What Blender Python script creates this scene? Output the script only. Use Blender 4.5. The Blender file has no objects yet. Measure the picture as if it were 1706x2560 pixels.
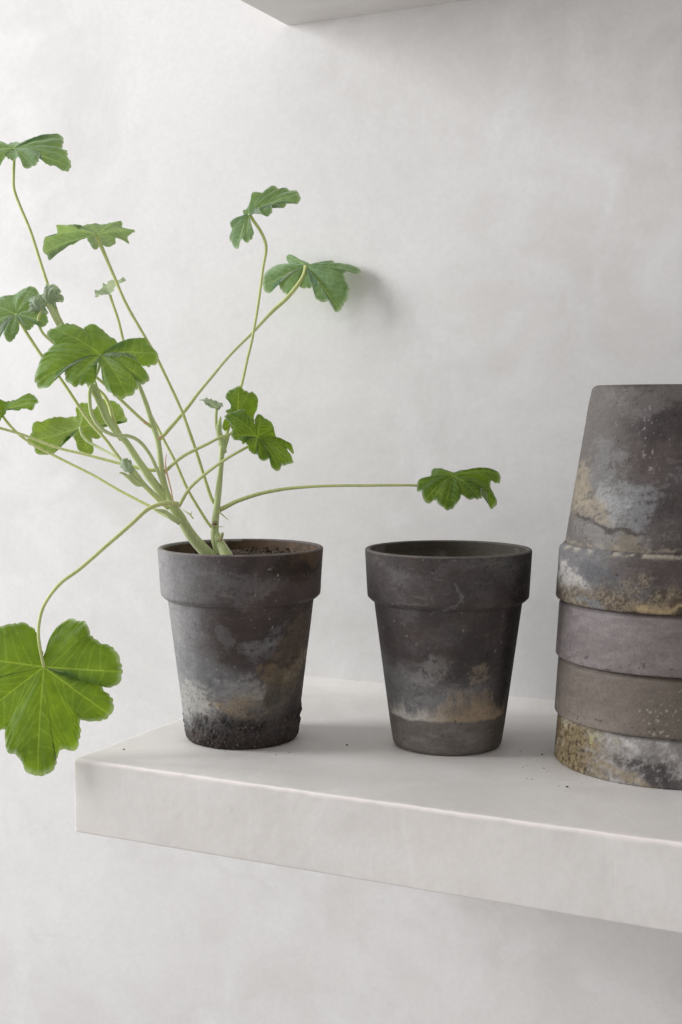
import bpy, bmesh, math, random
import numpy as np
from mathutils import Vector
random.seed(7); rng = np.random.default_rng(7)
S = bpy.context.scene
COL = S.collection

# ------------------------------------------------------------------ camera
F_PX, CX, CY = 3385.0, 853.0, 1280.0           # focal length and centre of the 1706 x 2560 photograph
YAW, PITCH = math.radians(26), math.atan(260 / 3385.0)
CAM = np.array([0.0, 0.0, 0.322])
AX = np.array([-math.sin(YAW) * math.cos(PITCH), math.cos(YAW) * math.cos(PITCH), -math.sin(PITCH)])
RT = np.array([math.cos(YAW), math.sin(YAW), 0.0])
UP = np.cross(RT, AX)
cd = bpy.data.cameras.new('camera'); cam = bpy.data.objects.new('camera', cd); COL.objects.link(cam)
cam.location = CAM
cam.rotation_euler = (math.pi / 2 - PITCH, 0, YAW)
cd.sensor_fit = 'VERTICAL'; cd.sensor_height = 36.0; cd.lens = F_PX / 2560 * 36
cd.clip_start = 0.05; cd.clip_end = 100
cd.dof.use_dof = True; cd.dof.focus_distance = 1.29; cd.dof.aperture_fstop = 18.0
S.camera = cam

# ------------------------------------------------------------------ light
W = bpy.data.worlds.new('World'); S.world = W; W.use_nodes = True
bg = W.node_tree.nodes['Background']
bg.inputs[0].default_value = (1.0, 0.965, 0.945, 1); bg.inputs[1].default_value = 0.42
_n = W.node_tree.nodes; _l = W.node_tree.links                # unseen room: ambient raised from below to brighten the upper shelf's underside
_g = _n.new('ShaderNodeTexCoord'); _s = _n.new('ShaderNodeSeparateXYZ'); _m = _n.new('ShaderNodeMapRange')
_l.new(_g.outputs['Generated'], _s.inputs[0]); _l.new(_s.outputs['Z'], _m.inputs[0])
for _i, _v in ((1, -0.6), (2, 0.6), (3, 0.54), (4, 0.48)): _m.inputs[_i].default_value = _v
_l.new(_m.outputs[0], bg.inputs[1])
def area(name, loc, target, sx, sy, power, color):
    l = bpy.data.lights.new(name, 'AREA'); l.shape = 'RECTANGLE'; l.size = sx; l.size_y = sy
    l.energy = power; l.color = color
    o = bpy.data.objects.new(name, l); COL.objects.link(o); o.location = loc
    d = Vector(target) - Vector(loc); o.rotation_euler = d.to_track_quat('-Z', 'Y').to_euler()
    return o
area('window_light', (-3.15, 0.0, 1.22), (-0.55, 1.25, 0.25), 1.15, 1.5, 88, (0.97, 0.985, 1.0))
S.view_settings.view_transform = 'Standard'; S.view_settings.look = 'None'
S.view_settings.exposure = 0.0; S.view_settings.gamma = 1.0; S.view_settings.use_curve_mapping = False
S.render.engine = 'CYCLES'
S.cycles.max_bounces = 10; S.cycles.transmission_bounces = 8

# ------------------------------------------------------------------ helpers
def at(x, y, d):                                # a point on the line of sight of photo pixel x, y at axis depth d (metres)
    r = AX + RT * (x - CX) / F_PX - UP * (y - CY) / F_PX
    return CAM + r * d
def tag(o, label=None, cat=None, group=None, kind=None):
    if label: o['label'] = label
    if cat: o['category'] = cat
    if group: o['group'] = group
    if kind: o['kind'] = kind
    return o
def link_mesh(name, verts, faces, mats, parent=None, cols=None, vals=None, smooth=True):
    me = bpy.data.meshes.new(name)
    me.from_pydata([tuple(map(float, v)) for v in verts], [], faces)
    for m in (mats if isinstance(mats, (list, tuple)) else [mats]): me.materials.append(m)
    if smooth: me.polygons.foreach_set('use_smooth', [True] * len(me.polygons))
    if cols is not None:
        a = me.color_attributes.new('tint', 'FLOAT_COLOR', 'POINT')
        c = np.ones((len(verts), 4), np.float32); c[:, :3] = cols
        a.data.foreach_set('color', c.ravel())
    for k, v in (vals or {}).items():
        a = me.attributes.new(k, 'FLOAT', 'POINT'); a.data.foreach_set('value', np.asarray(v, np.float32))
    me.update()
    o = bpy.data.objects.new(name, me); COL.objects.link(o)
    if parent is not None: o.parent = parent
    return o
def empty(name, loc, label, cat, group=None):
    o = bpy.data.objects.new(name, None); COL.objects.link(o); o.location = loc; o.empty_display_size = 0.02
    return tag(o, label, cat, group)

def _hash(i, j, k, s):
    n = (i * 374761393 + j * 668265263 + k * 2147483647 + s * 1274126177) & 0xFFFFFFFF
    n = ((n ^ (n >> 13)) * 1274126177) & 0xFFFFFFFF
    n = ((n ^ (n >> 16)) * 2246822519) & 0xFFFFFFFF
    return ((n ^ (n >> 15)) & 0xFFFF) / 65535.0
def vnoise(P, scale, seed=0, oct=4, gain=0.5):  # fractal value noise, 0..1
    P = np.asarray(P, float) * scale + 57.3 + seed * 3.17; out = 0; amp = 1; tot = 0
    for o in range(oct):
        I = np.floor(P).astype(np.int64); f = P - I; f = f * f * (3 - 2 * f)
        v = 0
        for a in (0, 1):
            for b in (0, 1):
                for c in (0, 1):
                    w = (f[:, 0] if a else 1 - f[:, 0]) * (f[:, 1] if b else 1 - f[:, 1]) * (f[:, 2] if c else 1 - f[:, 2])
                    v = v + w * _hash(I[:, 0] + a, I[:, 1] + b, I[:, 2] + c, seed + o * 17)
        out = out + v * amp; tot += amp; amp *= gain; P = P * 2.03 + 11.7
    return out / tot
def sstep(a, b, x):
    t = np.clip((x - a) / (b - a + 1e-12), 0, 1); return t * t * (3 - 2 * t)
def mix(c, d, m):
    return c * (1 - m[:, None]) + np.asarray(d) * m[:, None]

# ------------------------------------------------------------------ node materials
class NT:
    def __init__(s, name):
        s.m = bpy.data.materials.new(name); s.m.use_nodes = True
        s.t = s.m.node_tree; s.b = s.t.nodes['Principled BSDF']; s.out = s.t.nodes['Material Output']
        s.obj = s.n('ShaderNodeTexCoord').outputs['Object']
    def n(s, typ, **kw):
        x = s.t.nodes.new(typ)
        for k, v in kw.items(): setattr(x, k, v)
        return x
    def set(s, sock, v):
        if isinstance(v, bpy.types.NodeSocket): s.t.links.new(v, sock)
        else: sock.default_value = v
    def noise(s, scale, detail=6, rough=0.55, vec=None, dist=0.0):
        x = s.n('ShaderNodeTexNoise'); s.set(x.inputs['Vector'], vec or s.obj)
        x.inputs['Scale'].default_value = scale; x.inputs['Detail'].default_value = detail
        x.inputs['Roughness'].default_value = rough; x.inputs['Distortion'].default_value = dist
        return x.outputs['Fac']
    def mapping(s, scale, rot=(0, 0, 0)):
        x = s.n('ShaderNodeMapping'); s.set(x.inputs['Vector'], s.obj)
        x.inputs['Scale'].default_value = scale; x.inputs['Rotation'].default_value = rot
        return x.outputs['Vector']
    def rng(s, v, a, b, c, d):
        x = s.n('ShaderNodeMapRange'); s.set(x.inputs[0], v)
        for i, k in enumerate((a, b, c, d)): s.set(x.inputs[i + 1], k)
        return x.outputs[0]
    def mixc(s, f, a, b, mode='MIX'):
        x = s.n('ShaderNodeMix', data_type='RGBA', blend_type=mode)
        s.set(x.inputs[0], f); s.set(x.inputs[6], a if isinstance(a, bpy.types.NodeSocket) else (*a, 1)); s.set(x.inputs[7], b if isinstance(b, bpy.types.NodeSocket) else (*b, 1))
        return x.outputs[2]
    def math(s, op, a, b=0.0):
        x = s.n('ShaderNodeMath', operation=op); s.set(x.inputs[0], a); s.set(x.inputs[1], b); return x.outputs[0]
    def attr(s, name, out='Fac'):
        x = s.n('ShaderNodeAttribute', attribute_name=name); return x.outputs[out]
    def bump(s, h, dist, strength=1.0, prev=None):
        x = s.n('ShaderNodeBump'); s.set(x.inputs['Height'], h); x.inputs['Distance'].default_value = dist
        x.inputs['Strength'].default_value = strength
        if prev: s.set(x.inputs['Normal'], prev)
        return x.outputs[0]

def plaster(name, c1, c2, c3, rough=0.6, edge=False):
    m = NT(name)
    cloud = m.noise(2.6, 7, 0.6, dist=0.7); blot = m.noise(9.0, 6, 0.6, dist=0.5)
    trowel = m.noise(1.0, 7, 0.62, vec=m.mapping((8, 8, 15), (0, 0.6, 0)), dist=1.2)
    fine = m.noise(190.0, 4, 0.6)
    c = m.mixc(m.rng(cloud, 0.40, 0.60, 0, 1), c1, c2)
    c = m.mixc(m.rng(blot, 0.46, 0.66, 0, 0.95), c, c3)
    c = m.mixc(m.rng(trowel, 0.4, 0.72, 0, 0.35), c, tuple(min(1, v * 1.07) for v in c1))
    c = m.mixc(m.rng(fine, 0.35, 0.65, 0.0, 0.16), c, tuple(v * 0.84 for v in c2))
    scuff = m.noise(1.0, 6, 0.7, vec=m.mapping((70, 70, 6)), dist=0.6)
    c = m.mixc(m.rng(scuff, 0.56, 0.74, 0, 0.40 if edge else 0.10), c, tuple(min(1, v * 1.08) for v in c3))
    grey = m.noise(14.0, 5, 0.6, dist=1.0)
    c = m.mixc(m.rng(grey, 0.60, 0.80, 0, 0.45), c, tuple(v * 0.90 for v in c2))
    if edge:
        c = m.mixc(m.attr('edge'), c, (0.92, 0.865, 0.835))
        pits = m.noise(70.0, 2, 0.5)
        c = m.mixc(m.rng(pits, 0.76, 0.80, 0, 0.25), c, tuple(v * 0.7 for v in c2))
    m.set(m.b.inputs['Base Color'], c)
    m.set(m.b.inputs['Roughness'], m.rng(blot, 0.3, 0.7, rough - 0.1, rough + 0.12))
    m.b.inputs['Specular IOR Level'].default_value = 0.3
    h = m.bump(trowel, 0.002, 0.22); h = m.bump(blot, 0.003, 0.26, h); h = m.bump(fine, 0.0004, 0.35, h)
    m.set(m.b.inputs['Normal'], h)
    return m.m
M_WALL = plaster('wall_plaster', (0.775, 0.765, 0.76), (0.69, 0.675, 0.668), (0.80, 0.795, 0.795), 0.62)
M_SHELF = plaster('shelf_plaster', (0.785, 0.757, 0.732), (0.710, 0.684, 0.662), (0.81, 0.787, 0.767), 0.55, True)

def clay(name, bump=0.0005, rough=0.72, speck=0.0):
    m = NT(name)
    c = m.attr('tint', 'Color')
    f1 = m.noise(140, 6, 0.65); f2 = m.noise(520, 3, 0.6); f3 = m.noise(1.0, 5, 0.6, vec=m.mapping((60, 60, 420)))
    c = m.mixc(1.0, c, m.mixc(f1, (0.76, 0.76, 0.76), (1.26, 1.25, 1.24)), 'MULTIPLY')
    c = m.mixc(1.0, c, m.mixc(f2, (0.68, 0.68, 0.68), (1.36, 1.36, 1.36)), 'MULTIPLY')
    c = m.mixc(1.0, c, m.mixc(f3, (0.86, 0.86, 0.86), (1.14, 1.14, 1.14)), 'MULTIPLY')
    m.set(m.b.inputs['Base Color'], c)
    m.set(m.b.inputs['Roughness'], m.rng(f1, 0.3, 0.7, rough - 0.14, rough + 0.1))
    m.b.inputs['Specular IOR Level'].default_value = 0.24
    h = m.bump(f1, bump, 0.6); h = m.bump(f2, bump * 0.5, 0.6, h); h = m.bump(f3, bump * 0.5, 0.5, h)
    m.set(m.b.inputs['Normal'], h)
    return m.m
M_CLAY = clay('weathered_clay'); M_CRUST = clay('crusted_clay', 0.0012, 0.8); M_SMOOTH = clay('smooth_clay', 0.00025, 0.6)

def leaf_mat(name, up, under, trans, tmix, sheen):
    """thin blade: upper and lower skin differ, light shines through; up / under = (dark, light, vein)"""
    m = NT(name)
    n1 = m.noise(38, 5, 0.6); n2 = m.noise(420, 3, 0.6); n3 = m.noise(120, 4, 0.6)
    back = m.n('ShaderNodeNewGeometry').outputs['Backfacing']
    v = m.attr('vein')
    v = m.math('MULTIPLY', v, m.rng(n1, 0.3, 0.7, 0.55, 1.0))
    def skin(d, l, vn):
        c = m.mixc(m.rng(n1, 0.3, 0.7, 0, 1), d, l)
        c = m.mixc(m.rng(n2, 0.3, 0.7, 0, 0.4), c, tuple(k * 0.65 for k in d))
        return m.mixc(m.math('MULTIPLY', v, 0.85), c, vn)
    c = m.mixc(back, skin(*up), skin(*under))
    c = m.mixc(m.math('MULTIPLY', m.attr('rim'), 0.85), c, (0.60, 0.68, 0.54))
    m.set(m.b.inputs['Base Color'], c)
    m.set(m.b.inputs['Roughness'], m.rng(n3, 0.3, 0.7, 0.5, 0.72)); m.b.inputs['Specular IOR Level'].default_value = 0.35
    m.b.inputs['Sheen Weight'].default_value = sheen; m.b.inputs['Sheen Roughness'].default_value = 0.5
    m.b.inputs['Sheen Tint'].default_value = (0.84, 1.0, 0.90, 1)
    t = m.n('ShaderNodeBsdfTranslucent')
    tc = m.mixc(m.rng(n1, 0.3, 0.7, 0, 1), tuple(k * 0.55 for k in trans), trans)
    tc = m.mixc(m.rng(n3, 0.35, 0.65, 0, 0.3), tc, tuple(k * 0.5 for k in trans))
    m.set(t.inputs['Color'], m.mixc(m.math('MULTIPLY', v, 0.55), tc, tuple(min(1, k * 1.5 + 0.05) for k in trans)))
    mx = m.n('ShaderNodeMixShader'); mx.inputs[0].default_value = tmix
    m.t.links.new(m.b.outputs[0], mx.inputs[1]); m.t.links.new(t.outputs[0], mx.inputs[2]); m.t.links.new(mx.outputs[0], m.out.inputs[0])
    h = m.bump(n2, 0.0005, 0.5); h = m.bump(n3, 0.0008, 0.4, h); h = m.bump(v, 0.0006, -0.7, h)
    m.set(m.b.inputs['Normal'], h)
    return m.m
U_ = ((0.050, 0.135, 0.024), (0.135, 0.250, 0.032), (0.42, 0.52, 0.10)); D_ = ((0.25, 0.34, 0.15), (0.35, 0.44, 0.22), (0.48, 0.56, 0.33))
M_LEAF = leaf_mat('soft_leaf', U_, D_, (0.44, 0.66, 0.02), 0.45, 0.20)
M_SAGE = leaf_mat('felted_leaf', ((0.110, 0.215, 0.110), (0.195, 0.315, 0.175), (0.36, 0.46, 0.22)), ((0.28, 0.37, 0.24), (0.40, 0.49, 0.35), (0.52, 0.60, 0.45)), (0.44, 0.66, 0.11), 0.40, 0.9)
M_MID = leaf_mat('green_leaf', ((0.095, 0.200, 0.060), (0.170, 0.290, 0.075), (0.42, 0.52, 0.14)), ((0.25, 0.34, 0.18), (0.36, 0.45, 0.27), (0.48, 0.56, 0.38)), (0.50, 0.74, 0.04), 0.44, 0.4)
M_YOUNG = leaf_mat('young_leaf', ((0.34, 0.42, 0.29), (0.52, 0.60, 0.46), (0.68, 0.73, 0.62)), ((0.34, 0.42, 0.29), (0.50, 0.57, 0.44), (0.66, 0.70, 0.6)), (0.60, 0.75, 0.40), 0.42, 0.8)
def stem_mat(name, a, b):
    m = NT(name)
    n1 = m.noise(60, 4, 0.6); st = m.noise(1.0, 4, 0.6, vec=m.mapping((500, 500, 40)))
    c = m.mixc(n1, a, b); c = m.mixc(m.rng(st, 0.35, 0.7, 0, 0.4), c, tuple(min(1, v * 1.4) for v in b))
    c = m.mixc(m.attr('stain'), c, (0.16, 0.07, 0.03))
    m.set(m.b.inputs['Base Color'], c); m.b.inputs['Roughness'].default_value = 0.55
    m.b.inputs['Sheen Weight'].default_value = 0.8; m.b.inputs['Sheen Roughness'].default_value = 0.45
    m.b.inputs['Subsurface Weight'].default_value = 0.25; m.b.inputs['Subsurface Radius'].default_value = (0.003, 0.004, 0.001)
    m.set(m.b.inputs['Normal'], m.bump(st, 0.0006, 0.5))
    return m.m
M_STEM = stem_mat('stem_skin', (0.42, 0.52, 0.19), (0.58, 0.66, 0.34))
M_PET = stem_mat('petiole_skin', (0.49, 0.55, 0.17), (0.64, 0.69, 0.31))
M_DRY = stem_mat('dried_stipule', (0.62, 0.36, 0.18), (0.72, 0.48, 0.28))
def soil_mat():
    m = NT('soil')
    n1 = m.noise(160, 6, 0.7); n2 = m.noise(700, 3, 0.6)
    c = m.mixc(m.rng(n1, 0.35, 0.68, 0, 1), (0.022, 0.014, 0.010), (0.10, 0.065, 0.042))
    c = m.mixc(m.rng(n2, 0.62, 0.72, 0, 0.8), c, (0.24, 0.18, 0.12))
    m.set(m.b.inputs['Base Color'], c); m.b.inputs['Roughness'].default_value = 0.95
    m.set(m.b.inputs['Normal'], m.bump(n1, 0.002, 0.8))
    return m.m
M_SOIL = soil_mat()

# ------------------------------------------------------------------ the setting: wall and shelves
WALL_Y = 1.377
def wall():
    xs = np.linspace(-3.2, 2.2, 181); zs = np.linspace(-1.7, 2.2, 131)
    X, Z = np.meshgrid(xs, zs); P = np.stack([X.ravel(), np.full(X.size, WALL_Y), Z.ravel()], 1)
    P[:, 1] -= (vnoise(P, 3.2, 5, 3) - 0.5) * 0.0035
    nx = len(xs); f = [(j * nx + i, j * nx + i + 1, (j + 1) * nx + i + 1, (j + 1) * nx + i) for j in range(len(zs) - 1) for i in range(nx - 1)]
    n = len(P); B = P.copy(); B[:, 1] = WALL_Y + 0.2
    f += [(n + a, n + d, n + c, n + b) for a, b, c, d in f[:]]
    o = link_mesh('plaster_wall', np.vstack([P, B]), f, M_WALL)
    tag(o, 'pale grey limewashed plaster wall behind the pots', None, None, 'structure')
wall()

def slab(x0, x1, yf, ztop, th, label, seed):
    """a plastered slab with softly worn, slightly wavy edges; its back runs into the wall, with a small cove on top"""
    R = 0.0015
    def arc(cy, cz, a0, a1, r, n=5):
        return [(cy + r * math.cos(a), cz + r * math.sin(a)) for a in np.linspace(a0, a1, n)]
    yb = WALL_Y + 0.012
    prof = []
    # cove where slab and wall meet, then the top, the front and the underside
    prof += [(WALL_Y + 0.004, ztop + 0.016), (WALL_Y - 0.0022, ztop + 0.010), (WALL_Y - 0.005, ztop + 0.005), (WALL_Y - 0.010, ztop + 0.0015)]
    for t in np.linspace(0.02, 1, 40)[:-1]: prof.append((WALL_Y - 0.016 + (yf + R - WALL_Y + 0.016) * t, ztop))
    prof += [(yf + R + 0.0022, ztop), (yf + R + 0.0008, ztop), (yf + R, ztop)]          # tight loops keep the arris crisp
    prof += arc(yf + R, ztop - R, math.pi / 2, math.pi, R)[1:]
    for t in [0.012, 0.035] + list(np.linspace(0, 1, 18)[1:-1]) + [0.965, 0.988]: prof.append((yf, ztop - R - (th - 2 * R) * t))
    prof += arc(yf + R, ztop - th + R, math.pi, 1.5 * math.pi, R)
    for t in [0.002, 0.006] + list(np.linspace(0, 1, 34)[1:]): prof.append((yf + R + (yb - yf - R) * t, ztop - th))
    prof.append((yb, ztop + 0.016))
    pr = np.array(prof); cen = np.array([(yf + yb) / 2, ztop - th / 2])
    nseg = int((x1 - x0) / 0.004)
    xs = np.concatenate([[x0, x0 + 0.0008, x0 + 0.002, x0 + 0.0042], np.linspace(x0 + 0.008, x1, nseg)])
    V = []
    for x in xs:
        ins = 0.0
        if x - x0 < R: ins = R - math.sqrt(max(0, R * R - (R - (x - x0)) ** 2))
        q = pr.copy()
        if ins > 0:
            d = cen - q; s = np.sign(d); q = q + s * np.minimum(np.abs(d), ins) * np.array([1.0, 1.0])
        V.append(np.column_stack([np.full(len(q), x), q]))
    P = np.vstack(V); m = len(pr)
    wav = (vnoise(P, 28, seed, 3) - 0.5) * 0.0010 + (vnoise(P, 160, seed + 3, 3) - 0.5) * 0.0007
    # worn front edge: displacement is strongest on the corner
    de = np.hypot(P[:, 1] - yf, P[:, 2] - ztop); near = np.exp(-(de / 0.006) ** 2)
    P[:, 2] += wav * (0.4 + near) * 0.6; P[:, 1] += wav * (0.5 + near)
    dl = np.hypot(P[:, 0] - x0, P[:, 1] - yf); dt = np.hypot(P[:, 0] - x0, P[:, 2] - ztop)
    brk = vnoise(P, 60, seed + 9, 3)
    edge = np.exp(-(de / (0.0022 + 0.0022 * brk)) ** 6) * sstep(0.2, 0.5, brk + 0.1)
    edge = np.maximum(edge, 0.8 * np.exp(-(dl / 0.003) ** 2) * sstep(0.3, 0.6, brk)); edge = np.maximum(edge, 0.7 * np.exp(-(dt / 0.003) ** 2) * sstep(0.3, 0.6, brk))
    f = [(k * m + i, k * m + (i + 1) % m, (k + 1) * m + (i + 1) % m, (k + 1) * m + i) for k in range(len(xs) - 1) for i in range(m)]
    f.append(tuple(range(m))[::-1]); f.append(tuple((len(xs) - 1) * m + i for i in range(m)))
    o = link_mesh('plaster_shelf', P, f, M_SHELF, vals={'edge': edge})
    bm = bmesh.new(); bm.from_mesh(o.data); bmesh.ops.recalc_face_normals(bm, faces=bm.faces); bm.to_mesh(o.data); bm.free()
    tag(o, label, 'shelf')
SHELF_Y = 0.9935
slab(-0.7588, 0.42, SHELF_Y, 0.0, 0.0687, 'thick pale plaster shelf with worn edge that carries the pots', 3)
slab(-0.7390, 0.42, SHELF_Y, 0.7510 + 0.0687, 0.0687, 'upper plaster shelf, only its underside showing at top', 21)

# ------------------------------------------------------------------ pots
def lathe(profile, step, nseg, front, sectors=1.0):
    """dense surface of revolution; returns local vertices, faces, angle (0 = towards front), all smooth"""
    pr = [profile[0]]
    for a, b in zip(profile, profile[1:]):
        L = math.hypot(b[0] - a[0], b[1] - a[1]); n = max(1, int(math.ceil(L / step)))
        pr += [(a[0] + (b[0] - a[0]) * k / n, a[1] + (b[1] - a[1]) * k / n) for k in range(1, n + 1)]
    pr = np.array(pr)
    # finer on the side facing the front
    t = np.linspace(-1, 1, nseg, endpoint=False); ang = math.pi * (0.55 * t + 0.45 * t ** 3)
    A, K = np.meshgrid(ang, np.arange(len(pr)))
    r = pr[K, 0]; z = pr[K, 1]
    x = r * np.cos(front + A); y = r * np.sin(front + A)
    V = np.stack([x.ravel(), y.ravel(), z.ravel()], 1)
    n = nseg
    f = [(k * n + i, k * n + (i + 1) % n, (k + 1) * n + (i + 1) % n, (k + 1) * n + i) for k in range(len(pr) - 1) for i in range(n)]
    return V, f, A.ravel(), pr[K, 0].ravel()
def arcp(cx, cz, r, a0, a1, n=5):
    return [(cx + r * math.cos(math.radians(a)), cz + r * math.sin(math.radians(a))) for a in np.linspace(a0, a1, n)]

def make_pot(loc, label, geo, paint, group, inverted=False, mats=(M_CLAY, M_CLAY), crust=None, step=0.0011, nseg=420, wob=0):
    """geo: H, rim height, radii: lip (open edge), collar (at ledge), body at ledge, body at base"""
    H, hr, rl, rc, rb, r0 = geo; zl = H - hr; t = 0.0062
    root = empty('flower_pot', loc, label, 'pot', group)
    front = math.atan2(-loc[1], -loc[0])
    def rbody(z): return r0 + (rb - r0) * z / zl
    body = [(0.0001, 0.0)] + [(r0 - 0.008, 0.0)] + arcp(r0 - 0.0055, 0.0058, 0.0058, -80, -8) \
        + [(rbody(0.02), 0.02), (rb, zl + 0.0015), (rb - t + 0.001, zl + 0.0015), (r0 - t + 0.001, 0.011), (0.0001, 0.009)]
    e = 0.0018
    rim = [(rb - 0.002, zl + 0.0012), (rb + 0.0004, zl - 0.0004), (rc - 0.0030, zl + 0.0016), (rc - 0.0004, zl + 0.0042), (rc, zl + 0.0065),
           (rl, H - e)] + arcp(rl - e, H - e, e, 20, 90, 4) + [(rl - 0.0045 + e, H)] + arcp(rl - 0.0050 + e, H - e, e, 100, 180, 4) \
        + [(rl - 0.0058, H - 0.010), (rb - t - 0.0002, zl + 0.004), (rb - t - 0.0002, zl + 0.0012), (rb - 0.002, zl + 0.0012)]
    for name, prof, mat in (('body', body, mats[0]), ('rim', rim, mats[1])):
        V, f, A, R = lathe(prof, step, nseg, front)
        z = V[:, 2]
        inner = np.zeros(len(V), bool)
        if name == 'body': inner = (np.arange(len(V)) > 0) & (R < rbody(z) - 0.003) & (z > 0.004)
        else: inner = (R < rb - 0.003) | ((z > zl + 0.006) & (R < rl - 0.0050))
        if wob:
            k = 1 + (vnoise(np.column_stack([np.cos(A), np.sin(A), z * 0]), 0.8, wob, 2) - 0.5) * 0.012
            V[:, 0] *= k; V[:, 1] *= k
        if crust is not None:
            d = np.where(inner, 0, crust(A, z / H, V))
            rr = np.maximum(np.hypot(V[:, 0], V[:, 1]), 1e-6)
            V[:, 0] += V[:, 0] / rr * d; V[:, 1] += V[:, 1] / rr * d
        set_warp(V, int(abs(loc[2]) * 900) + int(abs(loc[0]) * 50)); c = paint(A, z / H, V, inner, name)
        c = c * np.clip(0.76 + 0.48 * WARP['g'], 0.3, 1.8)[:, None]
        if inverted: V[:, 2] = H - V[:, 2]; f = [q[::-1] for q in f]
        link_mesh(name, V, f, mat, root, cols=np.clip(c, 0.004, 0.95))
    return root
WARP = {}
def set_warp(P, seed):
    """irregular drift shared by the stains of one surface: large swirls, ragged fine edge, grainy cover"""
    f = lambda sc, k, o=4, g=0.6: vnoise(P, sc, seed * 7 + k, o, g) - 0.5
    WARP['a'] = f(24, 1) * 0.62 + f(75, 2) * 0.26; WARP['v'] = f(26, 3) * 0.15 + f(80, 4) * 0.06 + 0.05 * np.sin(P[:, 0] * 40 + P[:, 1] * 30 + seed)
    Q = P.copy(); Q[:, 2] = Q[:, 2] * 4.5 + (Q[:, 0] - Q[:, 1]) * 0.9        # smeared sideways, slightly on the slant
    g = 0.48 * vnoise(Q, 48, seed * 7 + 5, 6, 0.74) + 0.52 * vnoise(P, 300, seed * 7 + 6, 4, 0.8); g = 0.5 + (g - g.mean()) * 1.5; WARP['g'] = g
def blob(A, v, u0, v0, ru, rv, N=None, w=0.0, p=2.0):
    """stain centred on sideways position u0 (-1..1 across the visible front) and height v0, with a ragged, grainy edge"""
    a0 = math.asin(max(-1, min(1, u0)))
    d = (np.abs((A + WARP['a'] - a0) / (ru * 1.1))) ** p + (np.abs((v + WARP['v'] - v0) / (rv * 1.1)) ** p)
    if N is not None: d = d + (N - 0.5) * w * 0.7
    core = 1 - sstep(0.0, 1.9, d)
    return np.clip(core * 1.2, 0, 1) * (0.18 + 0.82 * sstep(0.42, 0.58, WARP['g'] + 0.30 * (core - 0.55)))

CHAR = np.array([0.058, 0.046, 0.045]); WARM = np.array([0.080, 0.060, 0.056])
BLUE = np.array([0.245, 0.248, 0.262]); TAN = np.array([0.27, 0.215, 0.145]); PALE = np.array([0.46, 0.44, 0.41]); BLACK = np.array([0.020, 0.018, 0.017])

def base_coat(P, A, seed, a=CHAR, b=WARM):
    n = vnoise(P, 30, seed, 5); c = mix(np.tile(a, (len(P), 1)), b, sstep(0.35, 0.65, n))
    n2 = vnoise(P * [1, 1, 0.35], 70, seed + 1, 5); c = c * (0.72 + 0.56 * n2)[:, None]
    n3 = vnoise(P, 14, seed + 2, 6, 0.62); c = mix(c, (0.098, 0.091, 0.089), sstep(0.50, 0.70, n3) * 0.5)
    n4 = vnoise(P, 20, seed + 4, 6, 0.62); c = mix(c, (0.062, 0.045, 0.043), sstep(0.52, 0.68, n4) * 0.6)
    sc = vnoise(P * [1, 1, 5.0], 60, seed + 6, 5, 0.7); c = c * (1 + 0.5 * sstep(0.62, 0.75, sc))[:, None]
    return c
def dots(P, seed, scale=330, thr=0.80):
    return sstep(thr, thr + 0.05, vnoise(P, scale, seed, 2))

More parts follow.
